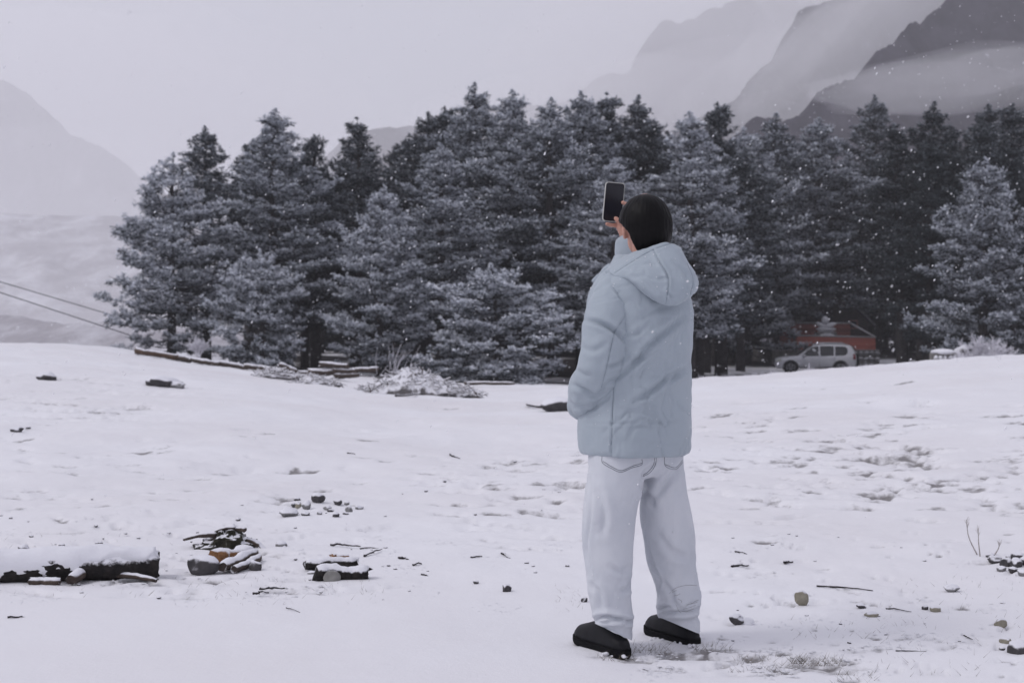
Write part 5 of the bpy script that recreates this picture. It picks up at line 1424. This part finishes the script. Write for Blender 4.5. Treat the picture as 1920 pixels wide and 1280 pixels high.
# ------------------------------------------------------------------ parked car
def make_car():
    d = 83.0; x0 = (1528 - CX) / F * d
    e = empty('parked_car', (x0, d, gz(x0, d) + 0.02), math.radians(-9)); tag(e, 'silver four-wheel-drive car with dark windows parked on the road below the cabin', 'car')
    paint, nt, b = new_mat('silver_paint')
    n = noise_n(nt, 3.0); r = rampn(nt, n.outputs['Fac'], [(0.3, (0.66, 0.665, 0.70)), (0.7, (0.74, 0.745, 0.78))]); L(nt, r.outputs[0], b.inputs['Base Color'])
    b.inputs['Metallic'].default_value = 0.08; b.inputs['Roughness'].default_value = 0.32; b.inputs['Coat Weight'].default_value = 0.3
    glass = simple_mat('tinted_glass', (0.012, 0.014, 0.018), 0.12, 0.1, 2, spec=0.5)
    black = simple_mat('black_plastic', (0.015, 0.015, 0.017), 0.7, 0.2, 10)
    tyre = simple_mat('tyre_rubber', (0.012, 0.012, 0.013), 0.9, 0.3, 20)
    alloy = simple_mat('wheel_alloy', (0.40, 0.40, 0.42), 0.35, 0.15, 10, metallic=0.6)
    # stations: x, sill z, belt z, roof z, half width sill, half width belt, half width roof
    S = np.array([
        [-2.34, .52, .62, .80, .55, .66, .60], [-2.31, .42, .66, .86, .74, .80, .70], [-2.20, .36, .74, .93, .84, .86, .76], [-1.9, .34, .84, 1.00, .88, .90, .80], [-1.35, .36, .92, 1.05, .90, .92, .82], [-1.05, .38, .95, 1.09, .90, .925, .84],
        [-0.80, .38, .98, 1.26, .90, .925, .80], [-0.38, .38, 1.0, 1.58, .90, .925, .72], [-0.10, .38, 1.01, 1.72, .90, .925, .70], [0.5, .38, 1.03, 1.79, .90, .925, .70], [1.2, .38, 1.05, 1.79, .90, .925, .70], [1.75, .38, 1.06, 1.75, .90, .92, .69],
        [2.00, .38, 1.06, 1.70, .89, .91, .67], [2.14, .40, 1.05, 1.56, .88, .90, .68], [2.24, .44, 1.04, 1.32, .86, .88, .74], [2.31, .50, .98, 1.10, .80, .84, .76], [2.34, .56, .90, 1.0, .70, .76, .70]])
    Si = np.stack([np.interp(np.linspace(-2.34, 2.34, 70), S[:, 0], S[:, k]) for k in range(7)], 1)
    rings = []
    for (x, zs, zb, zr, ws, wb, wr) in Si:
        half = [(ws * .92, zs), (ws, zs + .05), (wb * 1.005, zs + (zb - zs) * .55), (wb, zb), (wb - (wb - wr) * .18, zb + (zr - zb) * .10), (wr + (wb - wr) * .12, zb + (zr - zb) * .82), (wr * .93, zb + (zr - zb) * .965), (wr * .6, zr), (0.0, zr + 0.01)]
        rings.append([(x, -a, z) for a, z in half] + [(x, a, z) for a, z in half[-2::-1]])
    v, f = loft(rings)
    body = mk('body', v, f, paint, e, True)
    body.modifiers.new('sub', 'SUBSURF').levels = 1
    def side_y(x, z):
        r = [np.interp(x, S[:, 0], S[:, k]) for k in range(7)]; _, zs, zb, zr, ws, wb, wr = r
        zz = [zs, zs + .05, zs + (zb - zs) * .55, zb, zb + (zr - zb) * .10, zb + (zr - zb) * .82, zb + (zr - zb) * .965]
        return float(np.interp(z, zz, [ws * .92, ws, wb * 1.005, wb, wb - (wb - wr) * .18, wr + (wb - wr) * .12, wr * .93]))
    def panel(name, poly, sg, mat, off=0.012, parent=e, dens=5):
        P = []
        k = len(poly)
        for i in range(k):
            for t in np.linspace(0, 1, dens, endpoint=False):
                a = np.array(poly[i]) * (1 - t) + np.array(poly[(i + 1) % k]) * t; P.append(a)
        n_ = len(P)
        vo = [(x, sg * (side_y(x, z) + off), z) for x, z in P]; vi = [(x, sg * (side_y(x, z) - 0.03), z) for x, z in P]
        f = [tuple(range(n_)) if sg < 0 else tuple(range(n_ - 1, -1, -1))] + [(i, (i + 1) % n_, n_ + (i + 1) % n_, n_ + i) for i in range(n_)]
        return mk(name, vo + vi, f, mat, parent)
    for sg in (-1, 1):
        panel('window', [(-0.82, 1.08), (-0.42, 1.46), (-0.18, 1.62), (0.16, 1.66), (0.18, 1.09)], sg, glass)
        panel('window', [(0.26, 1.09), (0.24, 1.665), (1.02, 1.67), (1.02, 1.11)], sg, glass)
        panel('window', [(1.10, 1.11), (1.10, 1.665), (1.66, 1.64), (1.80, 1.52), (1.80, 1.28), (1.66, 1.14)], sg, glass)
        panel('sill_trim', [(-0.9, 0.37), (-0.9, 0.44), (1.0, 0.44), (1.0, 0.37)], sg, black, 0.03)
        panel('headlight', [(-2.26, 0.74), (-2.18, 0.86), (-1.95, 0.93), (-1.95, 0.80)], sg, simple_mat('lamp_glass', (0.55, 0.56, 0.50), 0.2, 0.1, 5), 0.01)
        panel('tail_light', [(2.10, 0.92), (2.10, 1.22), (2.22, 1.20), (2.26, 0.92)], sg, simple_mat('tail_red', (0.20, 0.02, 0.025), 0.3, 0.1, 5), 0.012)
        for xs in (0.21, 1.06): panel('door_gap', [(xs - .008, 0.46), (xs - .008, 1.05), (xs + .008, 1.05), (xs + .008, 0.46)], sg, black, 0.006)
        for xs in (0.02, 0.90): panel('door_handle', [(xs, .93), (xs, .965), (xs + .16, .965), (xs + .16, .93)], sg, paint, 0.03)
        for xw in (-1.42, 1.40):
            b = MB(); a = np.linspace(-0.15, math.pi + 0.15, 18)
            yo = side_y(xw, 0.6)
            outr = [(xw + .47 * math.cos(t), .39 + .47 * math.sin(t)) for t in a]
            vv = [(x, sg * (yo + 0.012), z) for x, z in outr] + [(x, sg * (yo - 0.25), z) for x, z in outr]
            n_ = len(outr); b.add(vv, [tuple(range(n_))] + [(i, i + 1, n_ + i + 1, n_ + i) for i in range(n_ - 1)])
            b.build('wheel_arch', black, e)
            w = empty('wheel', (0, 0, 0)); w.parent = e; w.location = (xw, sg * 0.80, 0.38)
            rings = []
            for (r, y) in ((.20, -.12), (.35, -.125), (.385, -.09), (.39, 0), (.385, .09), (.35, .125), (.24, .12)):
                rings.append([(r * math.cos(t), y, r * math.sin(t)) for t in np.linspace(0, 2 * math.pi, 28, endpoint=False)])
            v, f = loft(rings); mk('tyre', v, f, tyre, w, True)
            b = MB()
            yy = sg * 0.118
            b.tube([(0, yy - sg * .03, 0), (0, yy + sg * .012, 0)], 0.07, 12)
            for k in range(6):
                t = k * math.pi / 3; c, s_ = math.cos(t), math.sin(t)
                b.tube([(0.05 * c, yy, 0.05 * s_), (0.235 * c, yy, 0.235 * s_)], [0.036, 0.03], 6)
            b.tube([(0.245 * math.cos(t), yy, 0.245 * math.sin(t)) for t in np.linspace(0, 2 * math.pi, 25)], 0.02, 6, False)
            mk_ = b.build('rim', alloy, w, True)
        b = MB(); b.tube([(-0.05, sg * .60, 1.77), (0.1, sg * .60, 1.84), (1.6, sg * .60, 1.83), (1.75, sg * .60, 1.76)], 0.022, 6); b.build('roof_rail', alloy, e, True)
        b = MB(); v, f = blob((-0.66, sg * 1.02, 1.10), 0.09, 0.13, 0.085, None, 8); b.add(v, f); b.build('mirror', paint, e, True)
    def cross(name, xz, mat, hw, off):
        vv = [(x + off, -w_, z) for (x, z), w_ in zip(xz, hw)] + [(x + off, w_, z) for (x, z), w_ in zip(xz, hw)]
        n_ = len(xz); vi = [(x + (-.02 if off > 0 else .02), y, z) for x, y, z in vv]
        f = [(i, i + 1, n_ + i + 1, n_ + i) for i in range(n_ - 1)]
        mk(name, vv, f, mat, e)
    cross('windscreen', [(-1.04, 1.105), (-0.8, 1.28), (-0.40, 1.60), (-0.18, 1.70)], glass, [.76, .74, .66, .63], -0.012)
    cross('rear_window', [(2.25, 1.34), (2.16, 1.58), (2.06, 1.68)], glass, [.62, .58, .56], 0.02)
    b = MB(); b.box((2.27, -.80, .40), (2.40, .80, .58)); b.build('bumper', black, e)
    b = MB(); b.box((-2.38, -.62, .42), (-2.28, .62, .56)); b.build('bumper', black, e)
    b = MB(); b.box((-2.335, -.40, .66), (-2.27, .40, .80)); b.build('grille', black, e)
    v, f = tube([(2.30, 0.12, .88), (2.50, 0.12, .88)], [0.37, 0.34], 24); mk('spare_wheel_cover', v, f, black, e, True)
    b = MB()
    b.add([(x, y, z) for x, z in ((-0.1, 1.735), (0.6, 1.806), (1.3, 1.806), (1.95, 1.722)) for y in (-.55, .55)], [(0, 2, 3, 1), (2, 4, 5, 3), (4, 6, 7, 5)]); b.build('roof_snow', MAT['snowcap'], e, True)
make_car()
# ------------------------------------------------------------------ cabin and terrace in the trees
MAT['plank'] = simple_mat('red_plank', (0.44, 0.135, 0.10), 0.8, 0.35, 6, 0.3)
MAT['plank_dark'] = simple_mat('brown_plank', (0.20, 0.075, 0.06), 0.85, 0.35, 6, 0.3)
MAT['rail'] = snowy_mat('grey_rail', (0.20, 0.19, 0.19), (0.32, 0.31, 0.31), 8, 0.4, 0.8, 0.2)
MAT['masonry'] = snowy_mat('rough_masonry', (0.11, 0.105, 0.10), (0.26, 0.25, 0.235), 2.2, 0.7, 0.9, 0.2)
MAT['roof'] = snowy_mat('snowy_roof', (0.09, 0.09, 0.10), (0.16, 0.16, 0.175), 3, 0.35, 0.9, 0.5)
def plank_row(parent, A, B, z0, z1, n, mat, th=0.03):
    A, B = np.array(A, float), np.array(B, float); dv = (B - A) / n; ln = np.linalg.norm(dv); u = dv / ln; nrm = np.array([-u[1], u[0], 0])
    R = np.array([u, nrm, UP]).T
    me = None
    for k in range(n):
        if me is None:
            b = MB(); b.box((0.02 * ln, -th / 2, 0), (ln * 0.95, th / 2, z1 - z0)); v, f = b.data(); me = mesh_data('plank', v, f, False, mat)
        o = link(bpy.data.objects.new('plank', me), parent)
        o.location = tuple(A + dv * k + UP * (z0 + random.uniform(-0.012, 0.012))); o.rotation_euler = (0, 0, math.atan2(u[1], u[0]))
def cabin():
    d = 94.0; s = d / F
    X = lambda px: (px - CX) * s
    Z = lambda py: EYE + (HZ - py) * s
    e = empty('terrace', (X(1567), d, gz(X(1567), d))); o0 = np.array(e.location); tag(e, 'red plank terrace on a rough stone base behind the parked car', 'terrace')
    def loc(p): return np.array(p) - o0
    b = MB(); b.box(loc((X(1446), d - .35, Z(655) - 2.0)), loc((X(1646), d + 7.2, Z(657)))); b.build('stone_base', MAT['masonry'], e)
    for k in range(14):                                   # boulders set in the base
        x = X(1580 + (k % 7) * 10.5); z = Z(662 + (k // 7) * 11)
        v, f = rock_mesh(300 + k, 0.42, 0.4, 0.34, 6, 0.1, 2); o = mk('base_stone', v, f, MAT['stone_grey'], e, True); o.location = tuple(loc((x, d - .33, z)))
    b = MB(); b.box(loc((X(1446), d - .5, Z(657))), loc((X(1646), d + 7.3, Z(657) + .06))); b.build('slab', MAT['rail'], e)
    zt = Z(656) - o0[2]
    plank_row(e, loc((X(1493), d - .2, 0))[:2].tolist() + [0], loc((X(1640), d - .2, 0))[:2].tolist() + [0], zt, Z(631) - o0[2], 34, MAT['plank'])
    plank_row(e, loc((X(1497), d + 6.5, 0))[:2].tolist() + [0], loc((X(1638), d + 6.5, 0))[:2].tolist() + [0], zt, Z(609) - o0[2], 34, MAT['plank_dark'])
    plank_row(e, loc((X(1493), d - .2, 0))[:2].tolist() + [0], loc((X(1497), d + 6.5, 0))[:2].tolist() + [0], zt, Z(640) - o0[2], 30, MAT['plank_dark'])
    plank_row(e, loc((X(1640), d - .2, 0))[:2].tolist() + [0], loc((X(1638), d + 6.5, 0))[:2].tolist() + [0], zt, Z(640) - o0[2], 30, MAT['plank_dark'])
    for a, b_ in (((X(1493), d - .2, Z(629)), (X(1640), d - .2, Z(632))), ((X(1497), d + 6.5, Z(608)), (X(1638), d + 6.5, Z(608))), ((X(1493), d - .2, Z(629)), (X(1500), d + 6.5, Z(608))), ((X(1640), d - .2, Z(632)), (X(1634), d + 6.5, Z(606)))):
        b = MB(); b.tube([loc(a), loc(b_)], 0.06, 6); b.build('rail', MAT['rail'], e, True)
    # snow-laden stack on the terrace edge
    m = empty('snow_stack', (X(1551), d + .5, Z(657) + 0.06)); tag(m, 'knee-high stack of slabs under heavy snow with a round cap on the terrace edge', 'snow stack')
    def lump(nm, c, sx, sy, sz, seed, mat, ry=0):
        v, f = rock_mesh(seed, sx, sy, sz, 3, 0.12, 3); o = mk(nm, v, f, MAT[mat], m, True); o.location = c; o.rotation_euler = (0, ry, 0)
    b = MB(); b.box((-.66, -.4, 0), (.66, .4, 1.15)); o = b.build('base_block', MAT['masonry'], m); 
    lump('snow_slab', (0, 0, 1.02), 1.45, 1.0, .55, 401, 'snowcap'); lump('snow_slab', (0, -.05, 1.36), 1.40, .95, .34, 402, 'snowcap'); lump('snow_slab', (-.3, -.05, 1.62), .85, .8, .28, 403, 'snowcap', 0.35); lump('snow_slab', (.3, -.05, 1.62), .95, .8, .28, 404, 'snowcap', -0.3); lump('snow_ball', (-.02, 0, 1.95), .50, .5, .52, 405, 'snowcap')
    lump('snow_face', (0, -.42, .66), 1.3, .22, .8, 406, 'snowcap')
    # cabin behind
    dc = 103.0; s2 = dc / F; XX = lambda px: (px - CX) * s2; ZZ = lambda py: EYE + (HZ - py) * s2
    c = empty('cabin', (XX(1565), dc, gz(XX(1565), dc))); oc = np.array(c.location); tag(c, 'dark timber cabin with a steep snow-dusted roof among the pines', 'cabin')
    def lc(p): return np.array(p) - oc
    x0, x1, xm, ze, zr = XX(1500), XX(1628), XX(1572), ZZ(604), ZZ(548)
    wall = MB(); a = [(x0, dc, oc[2] - .3), (x1, dc, oc[2] - .3), (x1, dc, ze), (xm, dc, zr), (x0, dc, ze)]
    fr = [lc(p) for p in a]; bk = [lc((p[0], dc + 6, p[2])) for p in a]
    wall.add(fr + bk, [(0, 1, 2, 3, 4), (9, 8, 7, 6, 5)] + [(i, i + 5, (i + 1) % 5 + 5, (i + 1) % 5) for i in range(5)]); wall.build('wall', simple_mat('dark_timber', (0.035, 0.026, 0.025), 0.85, 0.3, 3, 0.3), c)
    for sg, xe in ((-1, x0 - .4), (1, x1 + .4)):
        ze2 = ze - .28
        th = 0.14
        v = [lc((xm, dc - .5, zr + .02)), lc((xe, dc - .5, ze2)), lc((xe, dc + 6.4, ze2)), lc((xm, dc + 6.4, zr + .02))]
        v = v + [q + UP * th for q in v]
        r = mk('roof', v, [(0, 1, 2, 3), (7, 6, 5, 4), (0, 4, 5, 1), (1, 5, 6, 2), (2, 6, 7, 3), (3, 7, 4, 0)], MAT['roof'], c)
    for px in (1540, 1600):
        wn_ = MB(); wn_.box(lc((XX(px - 8), dc - .06, ZZ(616))), lc((XX(px + 8), dc - .005, ZZ(600)))); w = wn_.build('window', MAT['plank_dark'], c)
        pn = MB(); pn.box(lc((XX(px - 6), dc - .085, ZZ(614))), lc((XX(px + 6), dc - .063, ZZ(602)))); pn.build('pane', simple_mat('cabin_pane', (0.02, 0.02, 0.025), 0.15, 0.1, 3), w)
cabin()
# low wall and tarp-grey boulders on the brow
def low_wall():
    d = 52.0; s = d / F; X = lambda px: (px - CX) * s
    zb = gz(X(1775), d)
    e = empty('stone_wall', (X(1772), d, zb)); tag(e, 'short low stone wall topped with snow beside the pale shrub', 'wall')
    zt = EYE + (HZ - 657) * s - zb
    w = 22 * s
    b = MB(); b.box((-w, 0, -.2), (w, .5, zt - .09)); b.build('core', MAT['masonry'], e)
    for i in range(3):
        for k in range(5):
            v, f = rock_mesh(500 + i * 7 + k, w * 0.46, .3, (zt) * 0.3, 5, 0.1, 2); o = mk('wall_stone', v, f, MAT['stone_grey'], e, True); o.location = (-w * .8 + k * w * .4 + (i % 2) * .06, -.02, zt * (0.15 + 0.29 * i))
    v, f = rock_mesh(540, w * 2.15, .8, .22, 2, 0.06, 3); o = mk('snow_cap', v, f, MAT['snowcap'], e, True); o.location = (0, .25, zt - .05)
    for (px, w_, h_, lab) in ((1806, 38, 13, 'slate-grey boulder leaning on the low stone wall'), (1842, 48, 9, 'flat snowy boulder under the pale shrub')):
        x = X(px); z = gz(x, d); v, f = rock_mesh(550 + px, w_ * s, 1.0, (h_ * s) + (EYE + (HZ - 671) * s - z) * 1.0 + .4, 6, 0.1, 3)
        o = mk('boulder', v, f, MAT['stone_dark'], None, True); o.location = (x, d + .3, EYE + (HZ - 671) * s - 0.42); tag(o, lab, 'boulder')
low_wall()
# white marker stake by the road
p = np.array([(1516 - CX) / F * 66, 66.0, 0]); p[2] = gz(p[0], p[1])
b = MB(); b.tube([(0, 0, -.1), (0.02, 0, EYE + (HZ - 681) * 66 / F - p[2])], [0.05, 0.045], 8)
o = b.build('marker_stake', MAT['frost_twig'], None, True); o.location = tuple(p); tag(o, 'white marker stake standing in front of the parked car', 'stake')
# overhead cables across the valley
mc = simple_mat('cable_black', (0.02, 0.02, 0.022), 0.7, 0.1, 3)
def cable(a, b, sag, label):
    A, B = W(*a), W(*b); s = np.linspace(0, 1, 40)
    pts = np.outer(1 - s, A) + np.outer(s, B) - np.outer(4 * sag * s * (1 - s), UP)
    q = MB(); q.tube(pts, 0.024, 5); o = q.build('overhead_cable', mc, None, True); tag(o, label, 'cable')
cable((-330, 440, 60), (262, 634, 75), 0.0, 'lower dark overhead cable slanting down towards the grove end')
cable((-330, 430, 66), (262, 606, 84), 0.0, 'upper fainter overhead cable slanting down towards the grove end')
pl = empty('utility_pole', W(-330, 640, 62)); tag(pl, 'wooden pole carrying the two overhead cables across the valley', 'pole')
b = MB(); b.tube([(0, 0, -2), (0, 0, 6.0)], [0.15, 0.10], 10); b.build('post', MAT['bark'], pl, True)
b = MB(); b.box((-.06, -1.5, 4.6), (.06, 4.5, 4.75)); b.build('crossarm', MAT['bark'], pl)
# ------------------------------------------------------------------ falling snow
g_ = np.random.default_rng(99)
n = 7500
dd = np.where(g_.random(n) < 0.035, g_.uniform(2.2, 5, n), 5 + 43 * g_.random(n) ** 0.62)
fx = g_.uniform(-0.5, 0.5, n) * dd; fy = dd; fz = EYE + g_.uniform(-0.16, 0.30, n) * dd
ok = (fz > ground_z(fx, fy) + 0.15) & ~((np.abs(fx - PO[0]) < 0.45) & (np.abs(fy - PO[1]) < 0.6))
c = np.stack([fx, fy, fz], 1)[ok]; n = len(c); dd = dd[ok]
r = np.where(dd < 5, g_.uniform(0.0014, 0.0028, n), 0.0012 + 0.00042 * dd * g_.random(n) ** 2.2 + 0.00010 * dd)
oct_ = np.array([[1, 0, 0], [-1, 0, 0], [0, 1, 0], [0, -1, 0], [0, 0, 1], [0, 0, -1]], float)
of = np.array([[0, 2, 4], [2, 1, 4], [1, 3, 4], [3, 0, 4], [2, 0, 5], [1, 2, 5], [3, 1, 5], [0, 3, 5]])
jit = 1 + 0.5 * g_.uniform(-1, 1, (n, 6, 1)); st_ = np.ones((n, 1, 3)); st_[:, 0, 2] = g_.uniform(0.8, 1.8, n)
v = c[:, None] + oct_[None] * r[:, None, None] * jit * st_
v[..., 0] += (v[..., 2] - c[:, None, 2]) * 0.4
f = (of[None] + (np.arange(n) * 6)[:, None, None]).reshape(-1, 3)
o = mk('falling_snow', v.reshape(-1, 3), f, simple_mat('snowflake', (0.85, 0.85, 0.88), 0.9, 0.03, 3), None, True)
tag(o, 'snowflakes drifting down through the air', None, None, 'stuff')
build_ground()
# ------------------------------------------------------------------ the foggy air
def closed_box(name, lo, hi, mat):
    b = MB(); b.box(lo, hi)
    return b.build(name, mat)
mh = bpy.data.materials.new('haze_air'); mh.use_nodes = True
nt = mh.node_tree; nt.nodes.clear()
mo = nt.nodes.new('ShaderNodeOutputMaterial'); pv = nt.nodes.new('ShaderNodeVolumePrincipled')
pv.inputs['Color'].default_value = (0.99, 0.985, 1.0, 1)
pv.inputs['Density'].default_value = 0.00045
pv.inputs['Anisotropy'].default_value = 0.0
nt.links.new(pv.outputs[0], mo.inputs['Volume'])
hz = closed_box('haze', (-2900, -400, -60), (2900, 3600, 330), mh)
tag(hz, 'pale winter fog filling the whole valley', None, None, 'stuff')

def mist(name, px, py, d, rx, ry, rz, dens, tilt, label):
    m = bpy.data.materials.new('mist_air'); m.use_nodes = True
    nt = m.node_tree; nt.nodes.clear()
    mo = nt.nodes.new('ShaderNodeOutputMaterial'); pv = nt.nodes.new('ShaderNodeVolumePrincipled')
    pv.inputs['Color'].default_value = (0.99, 0.985, 1.0, 1); pv.inputs['Density'].default_value = dens
    nt.links.new(pv.outputs[0], mo.inputs['Volume'])
    bm = bmesh.new(); bmesh.ops.create_icosphere(bm, subdivisions=4, radius=1.0)
    v = np.array([q.co[:] for q in bm.verts])
    r = 1 + 0.28 * fbm(v[:, 0] * 1.6 + px, v[:, 1] * 1.6, v[:, 2] * 1.6, octv=3, seed=int(d))
    v = v * r[:, None] * np.array([rx, ry, rz])
    c, s_ = math.cos(tilt), math.sin(tilt)
    v = np.stack([v[:, 0] * c - v[:, 2] * s_, v[:, 1], v[:, 0] * s_ + v[:, 2] * c], 1)
    f = [[q.index for q in t.verts] for t in bm.faces]; bm.free()
    o = mk(name, v, np.array(f), m, None, True); o.location = tuple(W(px, py, d))
    tag(o, label, None, None, 'stuff'); return o
mist('mist', 1570, 140, 540, 125, 45, 24, 0.0050, math.radians(46), 'bank of mist drifting along the gully between the two dark spurs')
mist('mist', 1300, 60, 1020, 140, 90, 64, 0.006, math.radians(15), 'cloud wrapped round the pale rocky dome')
mist('mist', 1800, 150, 320, 34, 16, 7, 0.014, math.radians(6), 'thin veil of mist across the face of the dark spur')
mist('mist', 1610, 20, 560, 60, 34, 26, 0.008, math.radians(40), 'cloud shreds near the top of the second spur')
mist('mist', 1150, 210, 1020, 150, 90, 38, 0.005, math.radians(10), 'low fog lying at the foot of the pale dome')
mist('mist', 1380, 170, 560, 60, 34, 14, 0.006, math.radians(35), 'wisp of cloud crossing the edge of the second spur')
mist('mist', 40, 290, 1000, 260, 140, 110, 0.0045, 0.0, 'broad bank of fog in front of the mountain flank across the valley')
mist('mist', 40, 500, 330, 110, 60, 34, 0.0030, 0.0, 'low fog lying over the hillside terrace across the valley')
